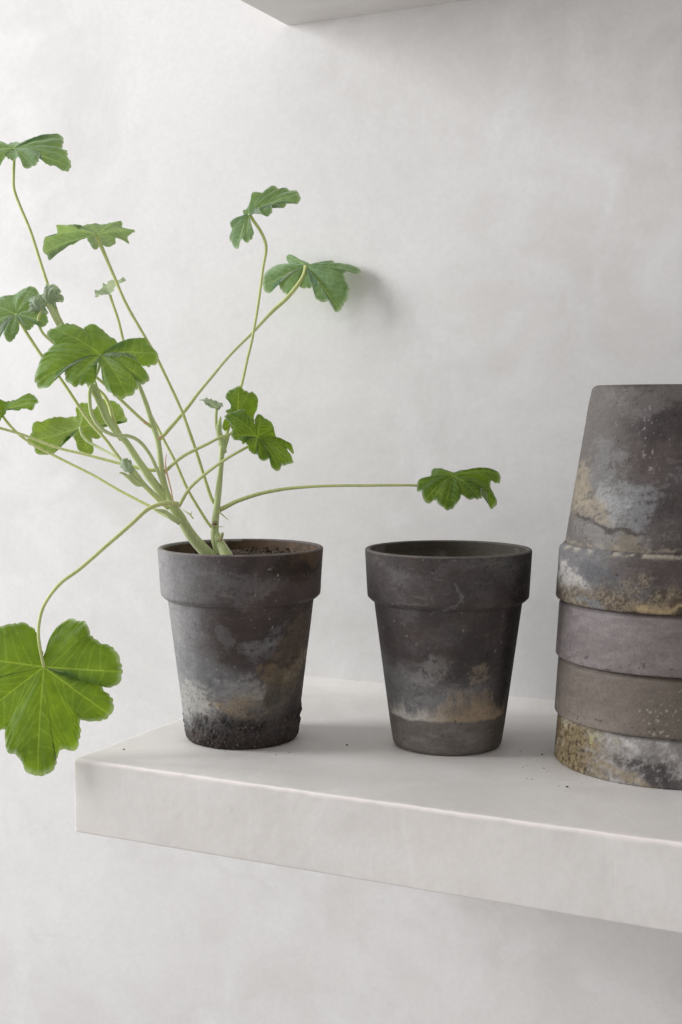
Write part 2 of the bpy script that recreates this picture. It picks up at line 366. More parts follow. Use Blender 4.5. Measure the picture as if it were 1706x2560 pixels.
def paint_planted(A, v, P, inner, name):
    N = vnoise(P, 55, 11, 6, 0.62); N2 = vnoise(P, 150, 12, 5, 0.65); NL = vnoise(P, 22, 13, 4)
    c = base_coat(P, A, 1)
    # bluish bloom on the left half, with the light's glare painted into the colour
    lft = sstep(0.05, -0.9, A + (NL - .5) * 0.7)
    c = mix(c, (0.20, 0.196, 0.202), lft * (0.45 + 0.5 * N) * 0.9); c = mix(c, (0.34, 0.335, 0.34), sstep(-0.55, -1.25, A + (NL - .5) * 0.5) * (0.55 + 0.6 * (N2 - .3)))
    for u0, v0, ru, rv in ((-0.62, 0.64, 0.10, 0.09), (-0.23, 0.60, 0.10, 0.07), (0.25, 0.585, 0.28, 0.05), (0.5, 0.62, 0.2, 0.05), (0.05, 0.88, 0.5, 0.08), (0.3, 0.55, 0.3, 0.06)):
        c = mix(c, BLUE, blob(A, v, u0, v0, ru, rv, N2, 2.2) * 0.25)
    # bloom of salts over the lower half
    m = sstep(0.50, 0.36, v + (N - .5) * 0.22 + 0.10 * np.sin(A * 1.2 + 0.3)) * sstep(0.10, 0.2, v + (N2 - .5) * 0.1)
    c = mix(c, (0.20, 0.205, 0.215), m * 0.55 * sstep(1.2, 0.0, A))
    c = mix(c, BLUE, m * sstep(0.35, 0.65, N) * sstep(0.5, -0.4, A) * 0.8)
    # ochre sweeps
    sw = np.exp(-((v - (0.255 + 0.02 * np.sin(A * 2) + 0.13 * np.clip(A, 0, 2) ** 1.2) + (N - .5) * 0.10) / 0.045) ** 2)
    c = mix(c, TAN * 1.05, sw * sstep(-0.75, -0.1, A) * (0.15 + 0.75 * sstep(.35, .6, WARP['g'])))
    c = mix(c, (0.175, 0.150, 0.105), blob(A, v, 0.62, 0.31, 0.60, 0.12, N, 1.6) * (0.30 + 0.6 * N2) * 0.8)
    c = mix(c, (0.20, 0.145, 0.085), blob(A, v, 0.42, 0.44, 0.14, 0.04, N2, 2.0) * 0.5)
    c = mix(c, (0.30, 0.30, 0.30), blob(A, v, 0.02, 0.37, 0.30, 0.06, N2, 2.4) * 0.55)
    c = mix(c, TAN * 0.7, blob(A, v, 0.8, 0.52, 0.35, 0.12, N, 2.0) * 0.6 * N2)
    c = mix(c, TAN * 1.25, blob(A, v, -0.15, 0.235, 0.42, 0.03, N2, 1.8) * 0.6)
    c = mix(c, (0.40, 0.39, 0.36), blob(A, v, -0.85, 0.20, 0.55, 0.10, N, 1.5) * 0.75)
    c = mix(c, (0.06, 0.055, 0.04), blob(A, v, 0.45, 0.31, 0.22, 0.08, N, 2.2) * 0.7)
    # dark run at the right of the collar
    if name == 'rim':
        c = mix(c, (0.030, 0.020, 0.013), blob(A, v, 0.72, 0.93, 0.42, 0.10, N, 1.8) * 0.85)
        c = mix(c, (0.17, 0.115, 0.065), blob(A, v, 0.90, 0.955, 0.40, 0.05, N, 2.0) * 0.55 * N2 * 1.5)
    # black crust at the foot
    k = sstep(0.20, 0.085, v + (N - .5) * 0.16 + (N2 - .5) * 0.06 + (NL - .5) * 0.22); k = k * (0.55 + 0.45 * sstep(.40, .58, vnoise(P, 34, 39, 4)))
    c = mix(c, (0.030, 0.027, 0.028), k * (0.62 + 0.38 * sstep(.4, .55, N2)))
    c = mix(c, (0.042, 0.031, 0.027), sstep(0.085, 0.03, v + (N - .5) * 0.06) * 0.85)
    NX = vnoise(P, 420, 36, 3, 0.7); c = mix(c, (0.095, 0.070, 0.060), k * sstep(0.50, 0.68, NX) * 0.75); c = mix(c, (0.012, 0.010, 0.010), k * sstep(0.46, 0.34, NX) * 0.8)
    c = mix(c, (0.25, 0.24, 0.23), k * dots(P, 31, 420, 0.74) * 0.6)
    c = mix(c, BLACK, dots(P, 35, 300, 0.76) * 0.7 * sstep(0.45, 0.2, v))
    c = mix(c, PALE, dots(P, 33, 380, 0.83) * 0.55)
    ci = mix(np.tile(np.array([0.13, 0.085, 0.055]), (len(P), 1)), (0.06, 0.042, 0.03), sstep(0.35, 0.65, N))
    c[inner] = ci[inner]
    lip = (v > 0.992); c = mix(c, (0.24, 0.215, 0.20), lip * (0.3 + 0.6 * N2) * 0.8)
    return c
def crust_planted(A, v, P):
    N = vnoise(P, 210, 41, 4, 0.6); N2 = vnoise(P, 480, 42, 3, 0.6)
    k = sstep(0.19, 0.09, v + (vnoise(P, 50, 43, 3) - .5) * 0.14 + (vnoise(P, 22, 13, 4) - .5) * 0.22) * (0.6 + 0.4 * sstep(.40, .58, vnoise(P, 34, 39, 4)))
    return k * (sstep(0.35, 0.8, N) * 0.0015 + (N2 - 0.42) * 0.0025) + (vnoise(P, 90, 44, 3) - .5) * 0.0004

def paint_empty(A, v, P, inner, name):
    N = vnoise(P, 50, 61, 6, 0.62); N2 = vnoise(P, 150, 62, 5, 0.65); ND = vnoise(P * [1, 1, 0.28], 120, 63, 5, 0.6)
    c = base_coat(P, A, 60, np.array([0.058, 0.054, 0.053]), np.array([0.074, 0.060, 0.060]))
    for u0, v0, ru, rv, s in ((-0.45, 0.80, 0.30, 0.07, .35), (0.1, 0.93, 0.7, 0.03, .3), (-0.6, 0.955, 0.35, 0.04, .4), (0.7, 0.93, 0.35, 0.05, .25), (0.16, 0.80, 0.03, 0.05, .8), (0.12, 0.745, 0.09, 0.012, .7), (-0.05, 0.60, 0.5, 0.05, .2), (-0.55, 0.715, 0.04, .01, .8)):
        c = mix(c, (0.17, 0.17, 0.165), blob(A, v, u0, v0, ru, rv, N, 1.6) * s * 0.7)
    c = mix(c, (0.022, 0.019, 0.019), blob(A, v, 0.93, 0.66, 0.30, 0.45, N, 1.0) * 0.8)
    # grey bloom above the tide line
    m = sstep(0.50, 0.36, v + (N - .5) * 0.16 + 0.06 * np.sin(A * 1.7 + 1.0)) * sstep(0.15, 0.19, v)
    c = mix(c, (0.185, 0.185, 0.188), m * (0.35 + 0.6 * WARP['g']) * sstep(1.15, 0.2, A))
    c = mix(c, (0.25, 0.245, 0.24), blob(A, v, -0.30, 0.46, 0.26, 0.06, N2, 1.8) * 0.5)
    c = mix(c, (0.24, 0.24, 0.245), blob(A, v, -0.30, 0.29, 0.70, 0.07, N2, 1.8) * 0.3)
    # tide line with upward drips
    tl = 0.175 + (N - .5) * 0.03
    drip = 0.05 + 0.16 * sstep(0.35, 0.75, ND) * (0.6 + 0.6 * sstep(-0.6, 0.5, A))
    d = v - tl
    m = sstep(-0.004, 0.012, d) * np.clip(1 - d / drip, 0, 1) * sstep(-1.3, -1.0, A) * sstep(1.35, 0.95, A)
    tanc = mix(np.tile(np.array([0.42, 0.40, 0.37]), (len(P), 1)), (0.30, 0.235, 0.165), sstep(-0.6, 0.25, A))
    mm = np.clip(m * sstep(0.25, 0.6, N2 + 0.25 * m) * 1.25 + 0.9 * np.exp(-((d - 0.006) / 0.008) ** 2) * sstep(0.35, 0.55, N2) * sstep(-1.3, -1.0, A) * sstep(1.3, 0.9, A), 0, 1)
    c = c * (1 - mm[:, None]) + tanc * mm[:, None]
    c = mix(c, (0.27, 0.22, 0.17), blob(A, v, 0.50, 0.375, 0.18, 0.04, N2, 2.2) * 0.55)
    c = mix(c, (0.25, 0.20, 0.145), blob(A, v, 0.40, 0.27, 0.30, 0.04, N2, 2.6) * 0.25)
    # clean band below it
    low = sstep(0.012, -0.010, d)
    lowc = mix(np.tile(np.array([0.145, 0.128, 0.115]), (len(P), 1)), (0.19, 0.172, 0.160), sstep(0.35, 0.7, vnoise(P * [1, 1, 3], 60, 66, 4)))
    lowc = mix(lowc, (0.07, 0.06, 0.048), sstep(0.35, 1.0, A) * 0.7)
    c = c * (1 - low[:, None]) + lowc * low[:, None]
    c = mix(c, PALE, dots(P, 67, 330, 0.83) * 0.35)
    c = mix(c, BLACK, dots(P, 68, 260, 0.80) * 0.6)
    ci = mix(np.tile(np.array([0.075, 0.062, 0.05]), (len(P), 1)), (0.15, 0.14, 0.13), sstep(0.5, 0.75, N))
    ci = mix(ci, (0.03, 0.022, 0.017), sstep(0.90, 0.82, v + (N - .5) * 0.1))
    c[inner] = ci[inner]
    lip = (v > 0.992); c = mix(c, (0.20, 0.185, 0.165), lip * (0.2 + 0.7 * N2) * 0.8)
    return c

def paint_top(A, v, P, inner, name):            # v counts from the base, which is at the top here
    N = vnoise(P, 38, 81, 6, 0.62); N2 = vnoise(P, 130, 82, 5, 0.65); NL = vnoise(P, 16, 83, 4)
    c = base_coat(P, A, 80, np.array([0.060, 0.050, 0.050]), np.array([0.095, 0.078, 0.076]))
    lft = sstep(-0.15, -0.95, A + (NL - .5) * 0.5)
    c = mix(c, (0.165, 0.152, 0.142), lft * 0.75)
    c = mix(c, (0.17, 0.15, 0.15), blob(A, v, -0.35, 0.03, 0.6, 0.06, N, 1.2) * 0.5)
    if name == 'body':
        c = mix(c, (0.20, 0.20, 0.205), blob(A, v, -0.72, 0.34, 0.22, 0.12, N, 1.5) * 0.5)
        c = mix(c, (0.33, 0.28, 0.21), blob(A, v, -0.93, 0.475, 0.24, 0.12, N, 1.3) * 0.7)
        c = mix(c, (0.33, 0.285, 0.22), blob(A, v, -0.74, 0.545, 0.30, 0.05, N2, 1.8) * 0.65)
        c = mix(c, (0.34, 0.34, 0.34), blob(A, v, -0.60, 0.49, 0.18, 0.06, N2, 1.8) * 0.7)
        c = mix(c, (0.24, 0.245, 0.25), blob(A, v, -0.42, 0.50, 0.32, 0.14, N, 1.8) * 0.65)
        c = mix(c, (0.21, 0.20, 0.19), blob(A, v, -0.6, 0.66, 0.5, 0.07, N, 1.2) * 0.75)
        c = mix(c, (0.17, 0.14, 0.095), blob(A, v, -0.40, 0.70, 0.18, 0.09, N2, 2.0) * 0.65)
        seam = np.exp(-((v - 0.725 + (N2 - .5) * 0.015) / 0.010) ** 2)
        c = mix(c, (0.32, 0.28, 0.22), seam * sstep(0.48, 0.62, N2) * 0.6)
        c = mix(c, (0.045, 0.036, 0.032), blob(A, v, -0.60, 0.605, 0.45, 0.012, N2, 1.5) * 0.8)
        fall = dots(P, 87, 480, 0.72) * np.exp(-((A + 0.33 - (v - 0.1) * 0.25) / 0.12) ** 2) * sstep(0.06, 0.1, v) * sstep(0.45, 0.35, v)
        c = mix(c, (0.30, 0.29, 0.28), fall * 0.8)
    else:
        w = (v - 0.73) / 0.27                   # 0 ledge .. 1 open edge (downwards)
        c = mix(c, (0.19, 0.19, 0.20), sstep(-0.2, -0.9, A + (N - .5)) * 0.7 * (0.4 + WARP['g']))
        c = mix(c, (0.085, 0.088, 0.098), blob(A, v, -0.45, 0.84, 0.35, 0.06, N, 1.2) * 0.6)
        c = mix(c, (0.46, 0.44, 0.42), blob(A, v, -0.84, 0.925, 0.30, 0.06, N2, 2.0) * 0.8)
        low = sstep(0.55, 0.8, w + (N - .5) * 0.7)
        c = mix(c, (0.095, 0.068, 0.044), low * 0.75)
        NF = vnoise(P, 300, 97, 4, 0.75); vein = np.exp(-((N2 * .55 + NF * .45 - 0.5) / 0.04) ** 2)
        c = mix(c, (0.32, 0.27, 0.19), vein * sstep(0.4, 0.8, w + (N - .5) * 0.9) * 0.6)
        c = mix(c, (0.31, 0.24, 0.14), blob(A, v, -0.10, 0.935, 0.20, 0.035, N2, 2.2) * 0.9)
        c = mix(c, BLACK, blob(A, v, 0.05, 0.965, 0.55, 0.03, N2, 2.0) * 0.8)
        c = mix(c, (0.17, 0.18, 0.20), blob(A, v, -0.5, 0.985, 0.35, 0.02, N2, 2.0) * 0.6)
        c = mix(c, (0.50, 0.45, 0.36), np.exp(-((w - 0.07) / 0.035) ** 2) * sstep(0.48, 0.62, N2) * 0.55)
    c = mix(c, PALE, dots(P, 88, 330, 0.85) * 0.4); c = mix(c, BLACK, dots(P, 89, 280, 0.80) * 0.5)
    c[inner] = np.array([0.08, 0.07, 0.065])
    return c
def paint_plain(seed, tint, spots):
    def paint(A, v, P, inner, name):
        N = vnoise(P * [1, 1, 2.2], 26, seed, 5, 0.6); N2 = vnoise(P, 150, seed + 1, 4)
        c = mix(np.tile(np.array(tint), (len(P), 1)), np.array(tint) * [0.82, 0.80, 0.80], sstep(0.35, 0.65, N))
        c = mix(c, (0.135, 0.118, 0.095), blob(A, v, 0.25 if spots else 0.6, 0.82, 0.6, 0.25, N, 1.4) * (0.7 if spots else 0.3))
        c = mix(c, (0.075, 0.06, 0.052), dots(P * [1, 1, 2.2], seed + 2, 260, 0.70) * sstep(0.91, 0.97, v) * 0.85)
        if spots:
            s = dots(P, seed + 5, 430, 0.68) * blob(A, v, 0.03, 0.86, 0.36, 0.13, N, 1.0)
            c = mix(c, (0.36, 0.345, 0.30), s * 0.8)
        return c
    return paint
def paint_lichen(A, v, P, inner, name):
    N = vnoise(P, 42, 121, 6, 0.65); N2 = vnoise(P, 170, 122, 5, 0.68); NL = vnoise(P, 18, 123, 3)
    c = base_coat(P, A, 120, np.array([0.10, 0.088, 0.082]), np.array([0.17, 0.155, 0.145]))
    g = sstep(-0.85, -0.25, A + (NL - .5) * 0.6 + (N2 - .5) * 0.9)  # left yellow lichen, right grey bloom
    y = mix(np.tile(np.array([0.235, 0.185, 0.105]), (len(P), 1)), (0.38, 0.335, 0.245), sstep(0.45, 0.7, N))
    NF = vnoise(P, 330, 127, 4, 0.75); y = mix(y, (0.095, 0.062, 0.032), sstep(0.44, 0.60, NF * 0.6 + N2 * 0.4) * 0.85); y = mix(y, (0.040, 0.028, 0.016), sstep(0.56, 0.66, NF) * 0.85); y = mix(y, (0.16, 0.105, 0.055), sstep(0.5, 0.7, vnoise(P, 60, 128, 4)) * 0.6)
    y = mix(y, (0.36, 0.34, 0.15), sstep(0.62, 0.7, vnoise(P, 70, 125, 4)) * 0.7)
    y = mix(y, (0.52, 0.46, 0.36), sstep(0.80, 0.74, v + (N2 - .5) * .03) * 0.8)
    q = mix(np.tile(np.array([0.25, 0.235, 0.225]), (len(P), 1)), (0.48, 0.46, 0.45), sstep(0.42, 0.72, N2 * 0.6 + N * 0.4))
    q = mix(q, (0.060, 0.054, 0.056), blob(A, v, -0.16, 0.905, 0.30, 0.075, N, 1.2) * 0.92)
    q = mix(q, (0.30, 0.23, 0.13), blob(A, v, -0.3, 0.99, 0.30, 0.02, N2, 1.5) * 0.5)
    q = mix(q, (0.10, 0.09, 0.09), blob(A, v, 0.25, 0.96, 0.4, 0.04, N, 1.6) * 0.7)
    c = y * (1 - g[:, None]) + q * g[:, None]
    c = mix(c, (0.13, 0.11, 0.10), blob(A, v, -0.99, 0.93, 0.16, 0.06, N, 1.0) * 0.8)
    return c

G_A = 'weathered clay pots standing upright'; G_B = 'upturned clay pots stacked rim on rim'
geo_a = (0.188, 0.0500, 0.0800, 0.0774, 0.0711, 0.0538)
POT1 = (-0.6614, 1.1339, 0.0); POT2 = (-0.4709, 1.1985, 0.0)
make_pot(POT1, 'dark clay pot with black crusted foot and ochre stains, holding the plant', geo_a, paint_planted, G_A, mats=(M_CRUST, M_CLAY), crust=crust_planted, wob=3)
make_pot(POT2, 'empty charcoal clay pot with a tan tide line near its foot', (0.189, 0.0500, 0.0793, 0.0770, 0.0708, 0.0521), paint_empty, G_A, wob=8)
SX, SY = -0.264, 1.236
def big(h, hr): return (h, hr, 0.1068, 0.1042, 0.0992, 0.0765)
make_pot((SX, SY, 0.0), 'lowest upturned pot in the stack, mottled with yellow lichen and pale bloom', big(0.182, 0.0432), paint_lichen, G_B, True, (M_CLAY, M_CRUST), crust=lambda A, v, P: sstep(.72, .75, v) * (vnoise(P, 260, 55, 3) - .5) * 0.0009)
make_pot((SX - 0.0002, SY, 0.0432), 'plain taupe pot rim with white specks, second from the bottom of the stack', big(0.191, 0.0527), paint_plain(101, (0.200, 0.172, 0.150), True), G_B, True, (M_SMOOTH, M_SMOOTH))
make_pot((SX + 0.0002, SY, 0.0959), 'clean mauve grey pot rim in the stack, just under the top pot', big(0.191, 0.0527), paint_plain(111, (0.225, 0.198, 0.198), False), G_B, True, (M_SMOOTH, M_SMOOTH))
make_pot((SX - 0.0004, SY, 0.1486), 'topmost upturned pot of the stack, dark with tan and white patches', big(0.1938, 0.0505), paint_top, G_B, True, (M_CLAY, M_CRUST), crust=lambda A, v, P: (vnoise(P, 120, 57, 4) - .5) * 0.0010)

# soil in the planted pot
def soil():
    n = 120; rad = np.concatenate([[0.0], np.linspace(0.002, 0.0735, 44)])
    V = []; f = []
    for r in rad:
        for k in range(n):
            a = 2 * math.pi * k / n; V.append((r * math.cos(a), r * math.sin(a), 0.0))
    V = np.array(V); V[:, 2] = 0.1765 + (vnoise(V, 60, 71, 4) - .5) * 0.007 + (vnoise(V, 230, 72, 4) - .5) * 0.006
    V[:, 2] += 0.004 * np.exp(-(np.hypot(V[:, 0] + 0.02, V[:, 1]) / 0.03) ** 2)
    for j in range(len(rad) - 1):
        for k in range(n): f.append((j * n + k, j * n + (k + 1) % n, (j + 1) * n + (k + 1) % n, (j + 1) * n + k))
    b = len(V)
    base = np.column_stack([V[-n:, 0] * 0.93, V[-n:, 1] * 0.93, np.full(n, 0.120)])
    V = np.vstack([V, base])
    for k in range(n): f.append((b - n + k, b - n + (k + 1) % n, b + (k + 1) % n, b + k))
    # crumbs and fibres lying in it
    vs = [V]; off = len(V)
    for _ in range(260):
        a = rng.uniform(0, 6.283); r = 0.072 * math.sqrt(rng.uniform()); s = rng.uniform(0.0006, 0.0022)
        o = np.array([r * math.cos(a), r * math.sin(a), 0.1775 + rng.uniform(-.001, .003)])
        q = o + rng.normal(size=(6, 3)) * s * 0.35 + s * np.array([[1, 0, 0], [-1, 0, 0], [0, 1, 0], [0, -1, 0], [0, 0, 1], [0, 0, -1]])
        vs.append(q)
        for t in ((0, 2, 4), (2, 1, 4), (1, 3, 4), (3, 0, 4), (2, 0, 5), (1, 2, 5), (3, 1, 5), (0, 3, 5)): f.append(tuple(off + i for i in t))
        off += 6
    o = link_mesh('potting_soil', np.vstack(vs), f, M_SOIL, smooth=False); o.location = POT1
    tag(o, 'dark crumbly potting soil inside the planted pot', 'soil', None, 'stuff')
soil()

# ------------------------------------------------------------------ the plant
D0 = 1.315
def px(x, y, dz): return at(x, y, D0 + dz * 0.01)
def catmull(P, n, closed=False):
    P = np.asarray(P, float); m = len(P)
    if closed: seg = m; idx = lambda i: P[i % m]
    else: seg = m - 1; idx = lambda i: P[max(0, min(m - 1, i))] if 0 <= i <= m - 1 else (2 * P[0] - P[1] if i < 0 else 2 * P[-1] - P[-2])
    out = []
    L = np.array([np.linalg.norm(idx(i + 1) - idx(i)) for i in range(seg)]) + 1e-9
    cum = np.concatenate([[0], np.cumsum(L)])
    for s in np.linspace(0, cum[-1], n, endpoint=not closed):
        i = min(seg - 1, int(np.searchsorted(cum, s, 'right') - 1)); t = (s - cum[i]) / L[i]
        a, b, c, d = idx(i - 1), idx(i), idx(i + 1), idx(i + 2)
        out.append(0.5 * ((2 * b) + (c - a) * t + (2 * a - 5 * b + 4 * c - d) * t * t + (3 * b - a - 3 * c + d) * t ** 3))
    return np.array(out)
ROOTLOC = np.array([POT1[0], POT1[1], 0.175])
plant = empty('geranium_plant', ROOTLOC, 'leggy peppermint scented geranium with soft green lobed leaves in the crusted pot', 'plant')

def tube(name, pts, r, mat, parent, n=None, sides=12, stain=None, seed=0):
    """pts in metres; r = list of radii (metres) spread along the path"""
    P = np.asarray(pts, float)
    L = np.sum(np.linalg.norm(np.diff(P, axis=0), axis=1)); n = n or max(10, int(L / 0.004))
    C = catmull(P, n)
    R = np.interp(np.linspace(0, 1, n), np.linspace(0, 1, len(r)), r)
    R = 0.94 * R * (1 + (0.26 if sides > 12 else 0.14) * (vnoise(C, 90, seed + 5, 3) - 0.5))
    C = C + (np.stack([vnoise(C, 45, seed + k, 2) for k in (1, 2, 3)], 1) - 0.5) * 0.0006 * np.sin(np.linspace(0, math.pi, n))[:, None]
    T = np.gradient(C, axis=0); T /= np.linalg.norm(T, axis=1)[:, None]
    u = np.cross(T[0], [0.3, 0.8, 0.5]); u /= np.linalg.norm(u)
    V = []
    for i in range(n):
        u = u - T[i] * (u @ T[i]); u /= np.linalg.norm(u); w = np.cross(T[i], u)
        for k in range(sides):
            a = 2 * math.pi * k / sides; V.append(C[i] + (u * math.cos(a) + w * math.sin(a)) * R[i])
    V.append(C[0] - T[0] * R[0] * 0.4); V.append(C[-1] + T[-1] * R[-1] * 0.6)
    f = [(i * sides + k, i * sides + (k + 1) % sides, (i + 1) * sides + (k + 1) % sides, (i + 1) * sides + k) for i in range(n - 1) for k in range(sides)]
    f += [(len(V) - 2, (k + 1) % sides, k) for k in range(sides)] + [(len(V) - 1, (n - 1) * sides + k, (n - 1) * sides + (k + 1) % sides) for k in range(sides)]
    V = np.array(V)
    st = np.zeros(len(V))
    for q, rad in (stain or []): st = np.maximum(st, 1 - sstep(0.4, 1.0, np.linalg.norm(V - q, axis=1) / rad))
    return link_mesh(name, V - ROOTLOC, f, mat, parent, vals={'stain': st})
PXM = 0.3885e-3
def path(pts, d):                               # photo pixels with depth offsets in centimetres, spread along the path
    pts = np.array(pts, float); L = np.concatenate([[0], np.cumsum(np.hypot(*np.diff(pts, axis=0).T))]); L /= L[-1]
    dz = np.interp(L, np.linspace(0, 1, len(d)), d)
    return [px(x, y, z) for (x, y), z in zip(pts, dz)]

def crop(x0, y0, s): return lambda x, y: (x0 + x * s, y0 + y * s)
K1 = crop(0, 300, 500 / 1568); K2 = crop(500, 420, 440 / 1568); K3 = crop(0, 900, 560 / 1568)
K4 = crop(360, 950, 460 / 1568); K5 = crop(0, 1200, 460 / 1353); K6 = crop(1000, 1120, 300 / 1568)

def leaf(K, d0, centre, margin, mats=(M_LEAF,), face='up', arch=0.10, ruffle=0.0010, tooth=0.045, pucker=0.05, seed=0, nveins=9, name='leaf', zs=1.0, roll=-0.0028):
    """one blade: margin points (photo-crop pixels + depth in cm) around a centre; ribs run to the lobe tips and the sheet arches between"""
    NTt = 440
    C = px(*K(centre[0], centre[1]), d0 + (centre[2] if len(centre) > 2 else 0) * zs)
    Mp = np.array([px(*K(x, y), d0 + z * zs) for x, y, z in margin])
    M = catmull(Mp, NTt, closed=True)
    ray = M - C; ln = np.linalg.norm(ray, axis=1)
    per = np.sum(np.linalg.norm(np.roll(M, -1, 0) - M, axis=1))
    # lobe tips = peaks of the smoothed radius
    k = np.exp(-(np.arange(-21, 22) / 9.0) ** 2); k /= k.sum()
    sm = np.convolve(np.concatenate([ln[-21:], ln, ln[:21]]), k, 'valid')
    tips = [i for i in range(NTt) if sm[i] == max(sm[(i + j) % NTt] for j in range(-14, 15))]
    tips = sorted(tips, key=lambda i: -sm[i])[:nveins]; tips.sort()
    # crenate margin
    s_along = np.concatenate([[0], np.cumsum(np.linalg.norm(np.diff(M, axis=0), axis=1))])
    nt = max(6, int(per / 0.0078)); ph = s_along / per * nt * math.pi + 0.8 * np.sin(s_along * 300)
    kk = np.exp(-(np.arange(-8, 9) / 2.4) ** 2); kk /= kk.sum()
    def soften(Q): return np.stack([np.convolve(np.concatenate([Q[-8:, a], Q[:, a], Q[:8, a]]), kk, 'valid') for a in range(3)], 1)
    rr = 0.0021 * float(np.clip(per / 0.36, 0.35, 1.2))
    M = soften(M); M = M - (M - C) / ln[:, None] * np.minimum(rr * 0.8, ln * 0.12)[:, None]
    T = np.roll(M, -1, 0) - np.roll(M, 1, 0); T = soften(T); T /= np.linalg.norm(T, axis=1)[:, None] + 1e-9
    ray = M - C; O = ray - T * np.sum(ray * T, axis=1)[:, None]; O /= np.linalg.norm(O, axis=1)[:, None] + 1e-9
    O = soften(O); ok = np.minimum(1.0, np.linalg.norm(ray, axis=1) / 0.010)
    M = M + O * (rr * ok)[:, None]                      # swell the outline: round lobes, narrow notches
    amp = 0.0011 * (tooth / 0.06) * float(np.clip(per / 0.36, 0.4, 1.2)) * (0.6 + 0.8 * vnoise(M, 90, seed + 2, 2))
    M = M + O * ((np.abs(np.sin(ph)) ** 0.7 - 0.7) * amp * ok)[:, None]
    ray = M - C
    NS = int(np.clip(ln.max() / 0.0010, 20, 72))
    S_ = np.linspace(0.03, 1, NS) ** 0.85
    G = C + S_[:, None, None] * ray[None]
    # general leaf normal and arching
    nrm = np.cross(ray, np.roll(ray, -1, 0)).sum(0); nrm /= np.linalg.norm(nrm)
    ref = (-AX) if face == 'cam' else (AX if face == 'away' else np.array([0, 0, 1.0]) - 0.25 * AX)
    flip = nrm @ ref < 0
    if flip: nrm = -nrm
    if arch:
        G = G + nrm * (arch * ln * 1.0)[None, :, None] * (S_ * (1 - S_) * 4 * 0.5)[:, None, None]
    tt = np.arange(NTt)
    dtip = np.min([np.minimum(np.abs(tt - i), NTt - np.abs(tt - i)) for i in tips], 0)
    wid = NTt / max(3, len(tips)) / 2
    puck = np.sin(np.clip(dtip / wid, 0, 1) * math.pi)
    G = G + nrm * (pucker * ln * puck)[None, :, None] * (np.sin(S_ * math.pi) ** 0.8)[:, None, None] * 0.6
    wob = np.sin(s_along / per * 2 * math.pi * max(5, len(tips) * 2) + seed) + 0.7 * np.sin(s_along / per * 2 * math.pi * (len(tips) * 3 + 2) + 2 * seed)
    G = G + nrm * (ruffle * wob)[None, :, None] * (S_ ** 3)[:, None, None]
    G = G + nrm * (roll * (np.abs(np.sin(ph)) - 0.4))[None, :, None] * (sstep(0.72, 1.0, S_))[:, None, None]
    V = G.reshape(-1, 3)
    V = V + nrm * ((vnoise(V, 140, seed + 4, 3) - .5) * 0.0016)[:, None]
    G = V.reshape(G.shape)
    # veins
    lnr = np.linalg.norm(ray, axis=1)
    segs = []
    for i in tips:
        main = [G[j, i] for j in range(NS)]
        arr = np.array(main[:-1]); dif = np.diff(np.array(main), axis=0)
        for j in range(NS - 2):
            for q in (0, .25, .5, .75): segs.append((arr[j] + dif[j] * q, 0.00105 * (1 - 0.6 * j / NS)))
        nxt = min([(t - i) % NTt for t in tips if t != i] + [90]); prv = min([(i - t) % NTt for t in tips if t != i] + [90])
        for s0 in (0.08, 0.24, 0.40, 0.56, 0.72):
            for sg, dd in ((1, nxt), (-1, prv)):
                st = s0 + (0.06 if sg > 0 else 0)
                te = int(round(i + sg * dd * (0.44 - 0.30 * s0))) % NTt; se = 0.86 + 0.08 * s0
                r0, r1 = ray[i], ray[te]; L0, L1 = np.linalg.norm(r0), np.linalg.norm(r1)
                al = math.acos(max(-1, min(1, (r0 @ r1) / (L0 * L1)))) + 1e-6
                for q in np.linspace(0, 1, 60):        # straight across the blade, at an acute angle to the rib
                    x = (1 - q) * st * L0 + q * se * L1 * math.cos(al); y = q * se * L1 * math.sin(al)
                    fr = math.atan2(y, x) / al; ti = (i + sg * ((sg * (te - i)) % NTt) * fr) % NTt
                    la = np.interp(ti, np.arange(NTt), lnr); s = min(0.97, math.hypot(x, y) / la)
                    fs = np.interp(s, S_, np.arange(NS)); j = int(min(NS - 2, fs)); fj = fs - j
                    a = int(ti) % NTt; b = (a + 1) % NTt; fb = ti - int(ti)
                    p = (G[j, a] * (1 - fb) + G[j, b] * fb) * (1 - fj) + (G[j + 1, a] * (1 - fb) + G[j + 1, b] * fb) * fj
                    segs.append((p, 0.00056 * (1 - 0.5 * q)))
    Q = np.array([p for p, _ in segs]); Wd = np.array([w for _, w in segs])
    from mathutils.kdtree import KDTree
    kd = KDTree(len(Q))
    for i, p in enumerate(Q): kd.insert(p, i)
    kd.balance()
    vein = np.zeros(len(V))
    for i, p in enumerate(V):
        _, k_, d_ = kd.find(p); vein[i] = min(1.0, max(0.0, 1.3 - d_ / max(Wd[k_], 0.0004))) * (1.0 if Wd[k_] > 0.0006 else 0.62)
    rim = np.repeat(sstep(0.925, 1.0, S_), NTt)
    V = np.vstack([V, C[None] + 0]); vein = np.append(vein, 1.0); rim = np.append(rim, 0)
    f = []
    for j in range(NS - 1):
        for i in range(NTt):
            i2 = (i + 1) % NTt; f.append((j * NTt + i, (j + 1) * NTt + i, (j + 1) * NTt + i2, j * NTt + i2))
    f += [(len(V) - 1, i, (i + 1) % NTt) for i in range(NTt)]
    if flip: f = [q[::-1] for q in f]
    o = link_mesh(name, V - ROOTLOC, f, list(mats), plant, vals={'vein': vein, 'rim': rim})
    return o
def petiole(lf, pts, d, r, mat=M_PET, seed=1):
    """stalk of one leaf: a sub-part; starts at the blade's centre unless pts already does"""
    return tube('petiole', path(pts, d), [k * PXM for k in r], mat, lf, seed=seed)
def tr(K, pts): return [K(x, y) for x, y in pts]

